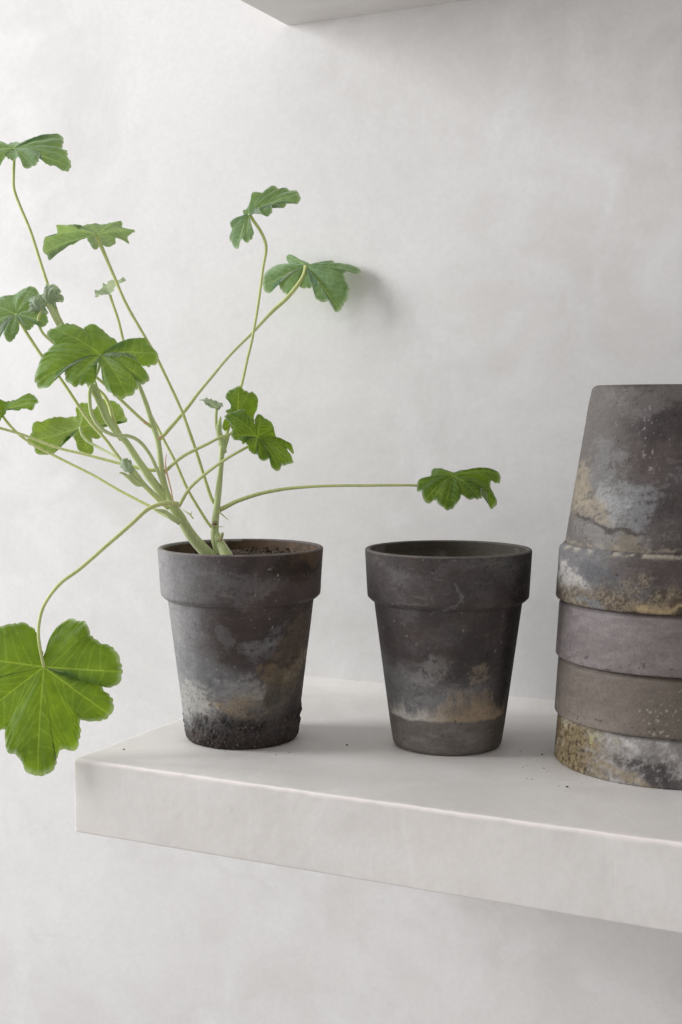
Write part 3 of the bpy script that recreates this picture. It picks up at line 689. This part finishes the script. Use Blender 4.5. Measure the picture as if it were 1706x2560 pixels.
# --- stems
z_base = 0.0
stem = tube('stem', path([(548, 1412), (520, 1385), (478, 1338), (440, 1277), (392, 1217), (345, 1150), (318, 1108), (300, 1088)], [0.2, -0.4, -1.5, -2.2]),
            [17 * PXM, 16 * PXM, 13.5 * PXM, 12.5 * PXM, 11 * PXM, 9.5 * PXM, 8 * PXM], M_STEM, plant, sides=20, stain=[(px(478, 1366, -1.6), 0.004), (px(530, 1395, -.9), 0.006), (px(505, 1370, -1.0), 0.003)], seed=3)
tube('stem', path([(562, 1415), (545, 1370), (537, 1340), (539, 1302), (543, 1267), (548, 1214), (553, 1160), (556, 1120), (556, 1096)], [0.4, 0.5, 0.8, 1.0]),
     [20 * PXM, 12 * PXM, 9.5 * PXM, 8.5 * PXM, 8 * PXM, 7.5 * PXM, 8 * PXM], M_STEM, plant, sides=18, stain=[(px(536, 1312, 0.2), 0.0045)], seed=9)
tube('stem', path([(432, 1262), (415, 1225), (405, 1178), (399, 1130), (394, 1098), (384, 1068), (370, 1020), (352, 972), (330, 915)], [-1.4, -1.0, -1.2, -2.5]),
     [8 * PXM, 8 * PXM, 7.5 * PXM, 7.5 * PXM, 6.5 * PXM, 5.5 * PXM, 4 * PXM], M_STEM, plant, sides=16, stain=[(px(405, 1093, -1.3), 0.0028), (px(362, 1054, -1.5), 0.0028)], seed=14)
tube('stem', path([(305, 1098), (288, 1078), (268, 1035), (250, 990), (238, 950)], [-2.1, -2.6]), [8 * PXM, 7.5 * PXM, 6 * PXM, 4 * PXM, 2 * PXM], M_STEM, plant, sides=14, seed=17)

# --- leaves
# large leaf hanging at the lower left
A = leaf(K5, -7.0, (325, 1375, 0), [(322, 1342, .1), (345, 1270, .2), (375, 1170, .3), (435, 1078, .3), (530, 1022, .0), (590, 1050, -.2), (642, 1042, -.4), (660, 1130, -.5), (735, 1205, -.6), (830, 1240, -.7), (885, 1335, -.9), (892, 1470, -1.1), (790, 1515, -1.0), (690, 1465, -.7), (612, 1440, -.3),
    (563, 1432, .0), (590, 1478, .0), (625, 1508, -.2), (720, 1495, -.4), (765, 1565, -.5), (828, 1635, -.6), (800, 1742, -.5), (700, 1768, -.3), (578, 1762, -.1), (580, 1850, -.2), (572, 1910, -.3), (545, 1995, -.5), (468, 1970, -.6), (410, 2030, -.8), (400, 2110, -1.1), (330, 2172, -1.4), (255, 2172, -1.4), (195, 2148, -1.3), (180, 2080, -1.0), (105, 2005, -.8), (62, 2012, -.8), (45, 1890, -.4), (32, 1825, -.2), (-70, 1850, .0), (-160, 1800, .2), (-235, 1660, .3), (-190, 1520, .4), (-110, 1478, .3),
    (-200, 1440, .5), (-250, 1330, .6), (-190, 1190, .7), (-60, 1105, .7), (20, 1075, .6), (100, 1062, .5), (180, 1055, .4), (240, 1108, .3), (275, 1210, .2), (305, 1300, .1)], face='cam', arch=0.05, tooth=0.055, seed=1, ruffle=0.0016, pucker=0.05, nveins=8)
petiole(A, tr(K5, [(1310, 178), (1240, 168), (1165, 182), (1080, 220), (960, 330), (800, 470), (600, 645), (450, 755), (355, 870), (303, 980), (283, 1120), (300, 1260), (325, 1375)]), [-2.6, -4.5, -6, -7.2, -7.4, -7.0], [6.5, 5.2, 4.8, 4.6, 4.4, 4.0], seed=2)
# top left leaf, cut by the frame
B = leaf(K1, 1.0, (115, 225, 0), [(10, 350, -2), (40, 280, -1.5), (70, 298, -1.8), (110, 322, -2), (150, 290, -1.8), (190, 362, -2.5), (230, 378, -2.6), (290, 350, -2.4), (303, 290, -2), (312, 258, -1), (340, 320, -1.5), (390, 350, -1.2), (440, 365, -1), (500, 398, -.8), (545, 380, -.6), (555, 325, 0), (530, 300, .3), (527, 240, .6), (485, 218, 1), (497, 170, 1.5), (490, 130, 2), (440, 102, 2.2), (400, 130, 2), (380, 168, 1.6), (330, 168, 1.8), (310, 135, 2), (240, 150, 2), (210, 188, 1.5), (180, 172, 1.8), (115, 165, 1.8), (50, 205, 1.2), (15, 178, 1.2), (-60, 150, 1), (-140, 180, .5), (-180, 260, -.5), (-120, 340, -1), (-40, 405, -1.5)], pucker=0.07, roll=-0.0010, arch=0.09, ruffle=0.0006, seed=2, tooth=.05, zs=1.1, mats=(M_SAGE,))
petiole(B, tr(K1, [(115, 225), (112, 320), (108, 420), (112, 545), (165, 690), (240, 870), (308, 1080), (372, 1280), (430, 1450), (500, 1640), (620, 1860), (720, 2060)]) + tr(K3, [(745, 270), (800, 430), (850, 530)]), [1.0, 0.6, -0.6, -2.2], [4.0, 4.2, 4.4, 4.8, 5.0], seed=3)
# second from the top, seen from slightly below
Cc = leaf(K1, -1.5, (755, 905, 0), [(395, 1100, -.2), (368, 1060, -.2), (340, 1010, -.5), (360, 920, -1), (405, 918, -1.2), (455, 880, -1.5), (445, 818, -2), (510, 834, -2.3), (565, 812, -2.5), (620, 848, -2), (690, 816, -2.5), (800, 812, -2.8), (900, 802, -2.6), (950, 790, -2.2), (955, 838, -1.5), (1000, 850, -1.2), (1050, 855, -.8), (1052, 882, -.4), (1000, 905, 0), (1010, 960, .3), (950, 930, .8), (908, 905, 1), (900, 960, 1.8), (860, 992, 2.2), (800, 990, 2.3), (740, 1008, 2.4), (700, 960, 2), (680, 912, 1.2), (630, 920, 1.5), (600, 955, 2), (540, 978, 2.2), (490, 955, 2), (450, 945, 1.3), (420, 985, 1.2), (385, 975, .6), (378, 1030, .2)], pucker=0.07, roll=-0.0010, arch=0.09, ruffle=0.0006, seed=3, tooth=.05, zs=1.1, mats=(M_SAGE,), face='away')
petiole(Cc, tr(K1, [(755, 905), (778, 950), (800, 1000), (895, 1225), (1000, 1460), (1145, 1710), (1240, 1880), (1350, 2110), (1440, 2310)]) + tr(K3, [(1280, 370), (1365, 610), (1435, 830), (1478, 960), (1500, 1000)]), [-1.5, -1.2, -.4, 0.8], [5.5, 4.0, 3.8, 3.9, 4.3, 5.0], seed=4)
# small folded young leaf
Dd = leaf(K1, 0.5, (865, 1372, 0), [(745, 1388, 0), (760, 1335, -.5), (815, 1290, -.7), (870, 1250, -.5), (905, 1262, -.3), (968, 1236, 0), (976, 1258, .3), (915, 1290, .5), (890, 1330, .6), (872, 1345, .5), (830, 1322, .8), (790, 1365, .5)], mats=(M_YOUNG,), arch=0.2, ruffle=0.0008, seed=4, nveins=5)
petiole(Dd, tr(K1, [(865, 1372), (885, 1440), (930, 1570), (985, 1790), (1060, 2000)]) + tr(K3, [(962, 160), (1040, 345), (1130, 525), (1225, 705), (1320, 915), (1440, 1115), (1490, 1180)]), [0.5, 0.2, -.4, -.3, .6], [4.0, 3.5, 3.6, 3.8, 4.2], seed=5)
# left leaf, cut by the frame
Gg = leaf(K1, -2.5, (125, 1525, 0), [(150, 1590, -.8), (140, 1650, -1.3), (82, 1735, -2), (40, 1700, -1.8), (35, 1640, -1.2), (10, 1605, -1), (0, 1700, -1.6), (-50, 1720, -1.6), (-95, 1600, -.8), (-150, 1500, 0), (-120, 1420, .6), (-60, 1392, 1), (10, 1382, 1.2), (80, 1378, 1.5), (140, 1355, 1.7), (175, 1328, 2), (250, 1308, 2.3), (300, 1345, 2), (290, 1400, 1.4), (262, 1440, 1), (320, 1470, .9), (360, 1520, .4), (375, 1590, -.3), (320, 1620, -.7), (272, 1598, -.5), (232, 1650, -1.2), (205, 1630, -1.1), (182, 1592, -.8), (165, 1570, -.5)], pucker=0.08, roll=-0.0010, arch=0.09, tooth=.05, ruffle=0.0006, seed=6, zs=1.1, mats=(M_SAGE,))
petiole(Gg, tr(K1, [(125, 1525), (160, 1580), (230, 1700), (340, 1865), (470, 2020), (690, 2345)]) + tr(K3, [(740, 555), (840, 690), (960, 830), (1110, 985), (1180, 1040)]), [-2.5, -2.9, -2.6, -1.9], [4.6, 4.2, 4.2, 4.4, 4.8], seed=6)
# crumpled young leaves at the shoot tip
Ff = leaf(K1, -1.5, (400, 1405, 0), [(350, 1380, -.6), (345, 1325, .4), (372, 1292, -.5), (425, 1288, .5), (470, 1325, -.5), (470, 1360, .4), (497, 1385, -.6), (490, 1425, .2), (448, 1432, -.8), (440, 1480, -.2), (415, 1450, .5), (385, 1430, -.5)], mats=(M_YOUNG,), face='cam', arch=0.15, ruffle=0.0016, seed=7, nveins=7, pucker=0.08, zs=0.9)
petiole(Ff, tr(K1, [(400, 1405), (420, 1470), (465, 1560), (520, 1660), (640, 1860), (740, 2100)]) + tr(K3, [(700, 260), (760, 400), (830, 520)]), [-1.5, -1.8, -2.4, -2.3], [6.0, 6.5, 5.5, 5.0], M_STEM, seed=8)
F2 = leaf(K1, -2.6, (345, 1440, 0), [(360, 1480, -.5), (385, 1520, .3), (320, 1512, -.5), (285, 1490, .4), (245, 1505, -.5), (222, 1480, .3), (240, 1445, -.6), (225, 1410, .4), (262, 1385, -.4), (310, 1370, .5), (345, 1395, -.4)], mats=(M_YOUNG,), face='cam', arch=0.15, ruffle=0.0016, seed=9, nveins=6, pucker=0.08, zs=0.9)
petiole(F2, tr(K1, [(345, 1440), (380, 1460), (430, 1560), (480, 1650), (610, 1880), (710, 2110)]) + tr(K3, [(670, 260), (740, 420), (820, 530)]), [-2.6, -2.4, -2.6, -2.3], [4.5, 5.0, 4.5, 4.0], M_STEM, seed=10)
F3 = leaf(K1, -2.2, (385, 1445, 0), [(335, 1420, .3), (322, 1378, .5), (350, 1345, .3), (362, 1312, 0), (398, 1296, -.3), (420, 1330, -.5), (440, 1370, -.5), (432, 1412, -.3), (410, 1440, -.1)], mats=(M_YOUNG,), face='cam', arch=0.25, ruffle=0.0012, seed=61, nveins=5, pucker=0.15)
petiole(F3, tr(K1, [(385, 1445), (405, 1490), (440, 1560), (500, 1650)]), [-2.2, -2.5], [4, 5, 4], M_STEM, seed=62)
F4 = leaf(K1, -2.9, (330, 1495, 0), [(290, 1500, .3), (262, 1470, .4), (235, 1462, .2), (238, 1420, -.1), (275, 1398, -.4), (310, 1410, -.5), (338, 1440, -.4), (345, 1475, -.1)], mats=(M_YOUNG,), face='cam', arch=0.25, ruffle=0.0012, seed=63, nveins=5, pucker=0.15)
petiole(F4, tr(K1, [(330, 1495), (300, 1560), (330, 1660), (410, 1740), (600, 1900)]) + tr(K3, [(690, 132), (840, 272), (1000, 422), (1062, 468)]), [-2.9, -2.8, -2.4, -1.9], [3.5, 3.6, 3.8, 4.6], seed=64)
S1 = leaf(K3, -2.8, (905, 790, 0), [(870, 775, .2), (845, 735, .3), (838, 700, .1), (870, 690, -.1), (905, 700, -.2), (928, 735, -.2), (930, 780, -.1)], mats=(M_YOUNG,), face='cam', arch=0.2, ruffle=0.0008, seed=65, nveins=4)
petiole(S1, tr(K3, [(905, 790), (950, 840), (1010, 880)]), [-2.8, -2.4], [3.5, 4, 4], M_STEM, seed=66)

# broad leaf in the middle of the plant
H = leaf(K1, -5.0, (790, 1842, 0), [(512, 1945, -1), (460, 1985, -1.2), (440, 2050, -1.5), (335, 2102, -1.7), (290, 2060, -1.5), (275, 2015, -1.3), (325, 1880, -.6), (375, 1830, -.3), (390, 1770, 0), (432, 1742, .2), (370, 1680, .3), (400, 1650, .6), (480, 1605, 1.2), (600, 1596, 1.8), (642, 1642, 1.6), (700, 1620, 2), (790, 1632, 2), (860, 1690, 1.6), (905, 1720, 1.4), (935, 1775, .9), (960, 1805, .5), (1010, 1768, .9), (1090, 1716, 1.4), (1150, 1722, 1.5), (1180, 1770, 1.2), (1240, 1838, .6), (1225, 1892, .2), (1110, 1908, -.2), (1005, 1858, -.2), (890, 1846, -.2), (845, 1852, -.5), (930, 1856, -.8), (1040, 1890, -1.0), (1128, 1940, -1), (1165, 2030, -1.4), (1155, 2075, -1.6), (1110, 2068, -1.6), (1062, 2025, -1.5), (1075, 2100, -2), (1020, 2140, -2.2), (960, 2182, -2.4), (900, 2170, -2.3), (840, 2095, -2), (805, 2000, -1.6), (795, 1915, -1), (782, 1905, -.8), (745, 1960, -1.2), (740, 2020, -1.7), (680, 2060, -2), (580, 2092, -2.2), (530, 2050, -2), (516, 1990, -1.6)], arch=0.17, ruffle=0.0020, seed=11, tooth=.05, pucker=0.09, zs=1.25, mats=(M_MID,))
petiole(H, tr(K1, [(790, 1842), (780, 1930), (740, 2030), (710, 2100)]) + tr(K3, [(628, 230), (640, 370), (705, 475), (800, 527), (900, 532), (980, 572), (1050, 662), (1098, 760), (1130, 840), (1150, 900)]), [-5, -5, -4.6, -3, -1.6], [4.2, 4.8, 4.8, 4.8, 5.0], M_STEM, seed=12)
# left edge leaf
I = leaf(K3, 2.0, (15, 362, 0), [(60, 346, -.5), (120, 350, -.8), (180, 337, -1), (235, 342, -1), (268, 288, -.3), (230, 243, .8), (150, 256, 1), (80, 288, 1), (0, 283, .8), (-80, 270, .6), (-150, 300, 0), (-120, 360, -.6), (-40, 400, -1), (0, 432, -1.2), (14, 395, -.8)], roll=-0.0014, arch=0.12, seed=13, ruffle=0.0010, zs=1.3)
petiole(I, tr(K3, [(15, 362), (25, 400), (100, 490), (200, 570), (400, 680), (640, 800), (850, 920), (1040, 1020), (1150, 1085), (1220, 1120)]), [2, 1.5, 0, -1.6], [3.8, 3.6, 3.8, 4.2], seed=14)
O = leaf(K3, 1.0, (-150, 432, 0), [(x - 168, y + 62, z) for x, y, z in [(60, 346, -.5), (120, 350, -.8), (140, 337, -1), (150, 320, -1), (150, 288, -.3), (140, 263, .8), (110, 256, 1), (80, 288, 1), (0, 283, .8), (-80, 270, .6), (-150, 300, 0), (-120, 360, -.6), (-40, 400, -1), (0, 432, -1.2), (14, 395, -.8)]], arch=0.12, seed=43, ruffle=0.0010, zs=1.3)
petiole(O, tr(K3, [(-150, 432), (-60, 455), (0, 476), (150, 520), (400, 612), (600, 662), (810, 716), (920, 742), (1010, 765), (1105, 772), (1150, 768)]), [1, .5, -.3, -1.2], [3.8, 3.6, 4.0, 5.2], seed=44)
# pale back-lit leaf behind the stems
J = leaf(K3, 4.0, (560, 470, 0), [(240, 440, .3), (290, 437, .4), (390, 410, .6), (480, 396, .8), (540, 398, .8), (540, 345, 1), (560, 312, 1.2), (605, 302, 1.2), (660, 345, 1), (720, 288, 1.3), (800, 290, 1.3), (850, 330, 1.2), (870, 380, 1), (893, 438, .8), (820, 436, .5), (740, 460, .2), (722, 500, 0), (698, 550, -.2), (640, 546, -.3), (646, 600, -.6), (645, 645, -.8), (628, 662, -.9), (560, 635, -.9), (540, 570, -.6), (486, 524, -.2), (440, 590, -.5), (385, 630, -.7), (370, 652, -.8), (262, 655, -.8), (240, 605, -.5), (196, 585, -.3), (222, 505, 0)], roll=-0.0014, arch=0.08, seed=15, ruffle=0.0014, tooth=0.03, face='away', pucker=0.04)
petiole(J, tr(K3, [(560, 470), (580, 530), (620, 572), (690, 612), (800, 672), (900, 740), (980, 820)]), [3.8, 2.6, 0, -1.6], [4.4, 3.8, 3.4, 4.0], M_STEM, seed=16)
# little young leaf at the tip of the upright stem
Kk = leaf(K4, 0.8, (622, 240, 0), [(545, 205, -.3), (500, 183, -.4), (472, 163, -.2), (540, 157, .3), (590, 160, .5), (640, 185, .5), (680, 208, .3), (655, 235, -.1), (635, 245, -.2), (608, 245, -.3)], mats=(M_YOUNG,), arch=0.15, ruffle=0.0006, seed=17, nveins=5)
petiole(Kk, tr(K4, [(622, 240), (615, 300), (618, 380), (630, 450), (655, 560)]), [.8, .9, 1.0], [4.2, 4.0, 4.4, 5.5], M_STEM, seed=18)
# right-hand leaves above the pot
L1 = leaf(K4, -1.4, (800, 330, 0), [(745, 232, .9), (732, 180, 1.2), (703, 130, 1.5), (740, 74, 2), (820, 66, 2.2), (890, 95, 2.2), (962, 120, 2), (966, 225, 1.5), (938, 305, 1), (940, 370, .4), (900, 420, 0), (820, 440, -.3), (760, 430, -.6), (740, 380, -.4), (715, 405, -.5), (674, 415, -.7), (685, 345, -.2), (722, 335, 0), (705, 245, .6)], arch=0.06, seed=19, ruffle=0.0012, pucker=0.05)
petiole(L1, tr(K4, [(800, 330), (790, 400), (750, 452), (650, 490), (550, 540), (350, 640), (230, 735), (175, 790)]), [-1.4, -1.6, -1.6, -1.0], [3.6, 3.8, 4.0, 4.6], seed=20)
L2 = leaf(K4, -3.2, (968, 492, 0), [(936, 380, .5), (890, 300, .9), (800, 255, 1), (765, 262, 1), (690, 312, .5), (720, 345, .2), (775, 390, -.2), (752, 440, -.7), (756, 492, -1.2), (800, 512, -1.5), (850, 545, -1.7), (845, 490, -1.2), (898, 580, -1.8), (945, 634, -1.9), (965, 600, -1.5), (978, 645, -1.8), (1035, 697, -2), (1072, 665, -1.8), (1090, 740, -2.2), (1150, 775, -2.3), (1180, 712, -1.9), (1230, 724, -1.6), (1270, 710, -1.3), (1260, 655, -.8), (1218, 592, -.3), (1287, 610, .1), (1232, 540, .5), (1150, 495, .6), (1105, 440, .8), (1106, 380, 1.2), (1062, 343, 1.3), (1000, 310, 1.2), (970, 290, 1.2), (955, 370, .7)], roll=-0.0014, arch=0.18, seed=21, ruffle=0.0014, tooth=0.05, pucker=0.10)
petiole(L2, tr(K4, [(968, 492), (930, 545), (880, 572), (720, 662), (560, 772), (400, 912), (330, 1020), (300, 1075)]), [-3.2, -3.4, -2.8, -1.8], [3.6, 3.8, 4.0, 4.8], seed=22)
# top centre leaf, edge on
Mm = leaf(K2, 3.0, (440, 408, 0), [(385, 375, .4), (420, 358, .5), (465, 270, .9), (490, 218, 1.2), (560, 226, 1.2), (600, 200, 1.4), (655, 152, 1.7), (705, 190, 1.5), (765, 168, 1.6), (805, 208, 1.4), (860, 205, 1.2), (892, 265, .6), (860, 316, .2), (790, 300, 0), (735, 358, -.5), (690, 325, -.4), (645, 330, -.6), (640, 400, -1.2), (590, 422, -1.4), (540, 395, -1.2), (512, 345, -.6), (482, 400, -.6), (442, 432, -.5), (460, 520, -1.4), (470, 590, -1.8), (430, 662, -2), (370, 640, -1.6), (345, 712, -1.5), (320, 718, -1.2), (285, 660, -.6), (262, 615, -.2), (292, 550, 0), (270, 490, .3), (340, 448, .4), (398, 452, .1)], pucker=0.07, roll=-0.0010, arch=0.09, seed=23, ruffle=0.0006, tooth=.045, mats=(M_SAGE,))
petiole(Mm, tr(K2, [(440, 408), (475, 465), (540, 560), (582, 655), (590, 740), (562, 900), (530, 1150), (480, 1450), (425, 1700), (365, 1960)]) + [(575, 1060), (562, 1105), (556, 1150)], [3, 3, 2, 1], [5.0, 3.8, 3.8, 4.0, 4.4], seed=24)
# leaf that almost touches the wall
dN = (WALL_Y - 0.029) ; rN = AX + RT * (K2(945, 870)[0] - CX) / F_PX - UP * (K2(945, 870)[1] - CY) / F_PX
dN = (dN / rN[1] - D0) * 100
Nn = leaf(K2, dN, (945, 872, 0), [(850, 1042, -0.2), (795, 1124, -0.3), (745, 1108, -0.1), (690, 1030, 0.3), (640, 1095, 0.2), (575, 1090, 0.5), (565, 1010, 0.8), (580, 940, 1.3), (640, 885, 1.7), (720, 862, 1.8), (805, 885, 1.4), (790, 840, 1.6), (772, 780, 2.0), (800, 772, 1.9), (860, 800, 1.5), (930, 828, 1.3), (1035, 885, 0.7), (1110, 852, 0.7), (1180, 823, 0.6), (1215, 862, 0.2), (1330, 868, -0.2), (1425, 905, -0.9), (1415, 938, -1.3), (1285, 925, -1.2), (1295, 1010, -1.7), (1327, 1100, -2.2), (1285, 1200, -2.2), (1220, 1287, -2.2), (1160, 1190, -2.0), (1080, 1190, -1.9), (1030, 1130, -1.7), (1045, 1040, -1.4), (1080, 1035, -1.7), (1030, 1010, -1.2), (1020, 1060, -0.9), (905, 1064, -0.5), (895, 1000, -0.2)], roll=-0.0010, arch=0.09, seed=25, ruffle=0.0006, tooth=.045, pucker=0.08, mats=(M_SAGE,))
petiole(Nn, tr(K2, [(945, 872), (935, 930), (895, 1010), (785, 1150), (650, 1275), (480, 1455), (250, 1690), (0, 1990)]) + tr(K3, [(1300, 350), (1150, 525), (1110, 560)]), [dN, dN - 1, dN * 0.55, 2, -1.0], [7.0, 6.0, 4.4, 4.2, 4.6, 5.2], seed=26)
# solitary leaf on the long stalk to the right
Ee = leaf(K6, -1.0, (700, 372, 0), [(240, 440, -.5), (232, 560, -1), (278, 545, -1.5), (320, 690, -2.5), (400, 685, -2.5), (468, 672, -2.5), (490, 690, -2.6), (530, 755, -3), (605, 808, -3), (700, 758, -3), (768, 680, -2.6), (790, 580, -1.9), (850, 622, -2.1), (900, 655, -2.2), (980, 678, -2.2), (1055, 660, -2), (1065, 600, -1.5), (1052, 535, -1.2), (1110, 570, -1), (1148, 700, -1.2), (1195, 768, -1.2), (1258, 752, -1), (1250, 660, -.5), (1195, 530, .2), (1185, 445, .8), (1285, 435, 1.2), (1317, 380, 1.6), (1285, 305, 2), (1240, 298, 2.2), (1190, 325, 2.3), (1100, 325, 2.5), (1000, 312, 2.9), (860, 298, 3), (760, 320, 2.8), (690, 345, 2.5), (600, 338, 2.8), (520, 302, 2.9), (448, 262, 2.6), (412, 318, 2), (418, 358, 1.2), (330, 400, .6)], roll=-0.0014, arch=0.18, seed=27, ruffle=0.0010, tooth=0.03, pucker=0.10)
petiole(Ee, tr(K6, [(690, 420), (500, 500), (235, 490), (0, 485)]) + tr(K4, [(1568, 902), (1250, 922), (1000, 965), (800, 1030), (700, 1080), (630, 1115)]), [-1, -1.8, -1.5, -.5, .9], [3.4, 3.6, 3.8, 4.8, 6.5], seed=28)

# --- buds, stipules, small side shoots
def bud(pts, d, r, mat=M_STEM, name='bud', seed=0): return tube(name, path(pts, d), [k * PXM for k in r], mat, plant, n=20, seed=seed)
bud(tr(K3, [(1150, 1000), (1080, 940), (1000, 860), (930, 780), (890, 735), (862, 702)]), [-1.8, -2.6], [7, 6.5, 6, 8, 10, 3], M_STEM, 'side_shoot', 31)
bud(tr(K3, [(1020, 880), (960, 870), (905, 825), (865, 795), (836, 788)]), [-2.2, -3], [2, 5, 6, 5, 2], M_STEM, 'bud', 32)
bud(tr(K3, [(1260, 1135), (1200, 1100), (1150, 1062), (1080, 1045)]), [-1.8, -2.4], [9, 8, 6, 2], M_STEM, 'side_shoot', 33)
bud(tr(K4, [(690, 620), (665, 530), (640, 440), (645, 370), (655, 315)]), [1.0, .4], [6, 8, 8, 7, 2], M_STEM, 'bud', 34)
bud(tr(K4, [(690, 590), (710, 520), (735, 450)]), [1.0, .6], [4, 4, 1.5], M_STEM, 'stipule', 35)
bud(tr(K3, [(1212, 980), (1195, 890), (1165, 770), (1160, 700), (1168, 658)]), [-2.4, -2.0], [1.6, 1.8, 2.2, 1.8, 0.8], M_DRY, 'stipule', 36)
for i, (pts, r) in enumerate([([(1160, 745), (1120, 748), (1085, 762)], 1.0), ([(1000, 425), (1020, 440), (1045, 450)], 3.6), ([(1100, 550), (1125, 540), (1140, 530)], 3.4)]):
    bud(tr(K3, pts), [-2.2, -2.0], [r * .5, r, r * .5], M_DRY, 'stipule', 40 + i)
for i, pts in enumerate([[(640, 1120), (670, 1150), (720, 1192)], [(420, 1180), (400, 1150), (412, 1120)], [(560, 1248), (620, 1250), (680, 1252)], [(400, 1150), (370, 1130), (330, 1105)], [(240, 1190), (270, 1215), (310, 1240)]]):
    bud(tr(K4, pts), [0, 0.2], [2.2, 1.6, 0.6], M_PET, 'stipule', 50 + i)
bud([(585, 1428), (574, 1405), (562, 1380), (548, 1352), (540, 1330)], [-.6, -0.4, .5], [20, 18, 15, 12, 8], M_STEM, 'stem', 60)
bud([(545, 1352), (553, 1343), (557, 1332)], [-0.2, -0.6], [6, 6, 3.5], M_STEM, 'bud', 61)
bud([(551, 1352), (555, 1346)], [-0.8, -1.0], [2.5, 2.5], M_DRY, 'stipule', 62)

# ------------------------------------------------------------------ crumbs of soil on the shelf
def on_shelf(x, y):
    r = AX + RT * (x - CX) / F_PX - UP * (y - CY) / F_PX
    return CAM - r * (CAM[2] / r[2])
def lump(loc, s, name, label, cat, group):
    bm = bmesh.new(); bmesh.ops.create_icosphere(bm, subdivisions=2, radius=1)
    for v in bm.verts:
        n = vnoise(np.array([tuple(v.co)]) + loc[:3] * 900, 1.4, 3, 2)[0]
        v.co = v.co * (0.55 + 0.9 * n); v.co.z *= 0.6
    me = bpy.data.meshes.new(name); bm.to_mesh(me); bm.free(); me.materials.append(M_SOIL)
    o = bpy.data.objects.new(name, me); COL.objects.link(o); o.scale = (s, s * 0.8, s); o.location = (loc[0], loc[1], s * 0.35)
    o.rotation_euler = (0, 0, rng.uniform(0, 6)); tag(o, label, cat, group)
GC = 'loose crumbs of soil on the shelf'
for (x, y, s, lab) in [(868, 1863, 0.0012, 'single dark soil crumb on the shelf between the two upright pots'), (1418, 1968, 0.0011, 'dark soil crumb on the shelf in front of the pot stack'),
                       (310, 1874, 0.0009, 'tiny soil crumb on the shelf near its left corner'), (737, 1841, 0.0017, 'soil crumb fallen at the right foot of the planted pot'),
                       (1356, 1887, 0.0011, 'small soil crumb on the shelf just left of the stack, beyond the dust')]:
    lump(on_shelf(x, y), s, 'soil_crumb', lab, 'crumb', GC)
vs = []; fs = []; off = 0
for (cx_, cy_, sx_, sy_, n_) in ((1322, 1895, 16, 12, 26), (1352, 1930, 24, 14, 16), (1440, 1950, 40, 18, 14), (640, 1882, 60, 6, 10), (760, 1850, 20, 8, 8), (1000, 1880, 120, 12, 8)):
    for _ in range(n_):
        p = on_shelf(cx_ + rng.normal() * sx_, cy_ + rng.normal() * sy_); s = abs(rng.normal()) * 0.00022 + 0.00012
        q = np.array([p[0], p[1], s * .3]) + rng.normal(size=(6, 3)) * s * 0.3 + s * np.array([[1, 0, 0], [-1, 0, 0], [0, 1, 0], [0, -1, 0], [0, 0, .7], [0, 0, -.7]])
        vs.append(q)
        for t in ((0, 2, 4), (2, 1, 4), (1, 3, 4), (3, 0, 4), (2, 0, 5), (1, 2, 5), (3, 1, 5), (0, 3, 5)): fs.append(tuple(off + i for i in t))
        off += 6
tag(link_mesh('soil_dust', np.vstack(vs), fs, M_SOIL, smooth=False), 'scatter of fine soil dust on the shelf around the pots', 'dust', None, 'stuff')
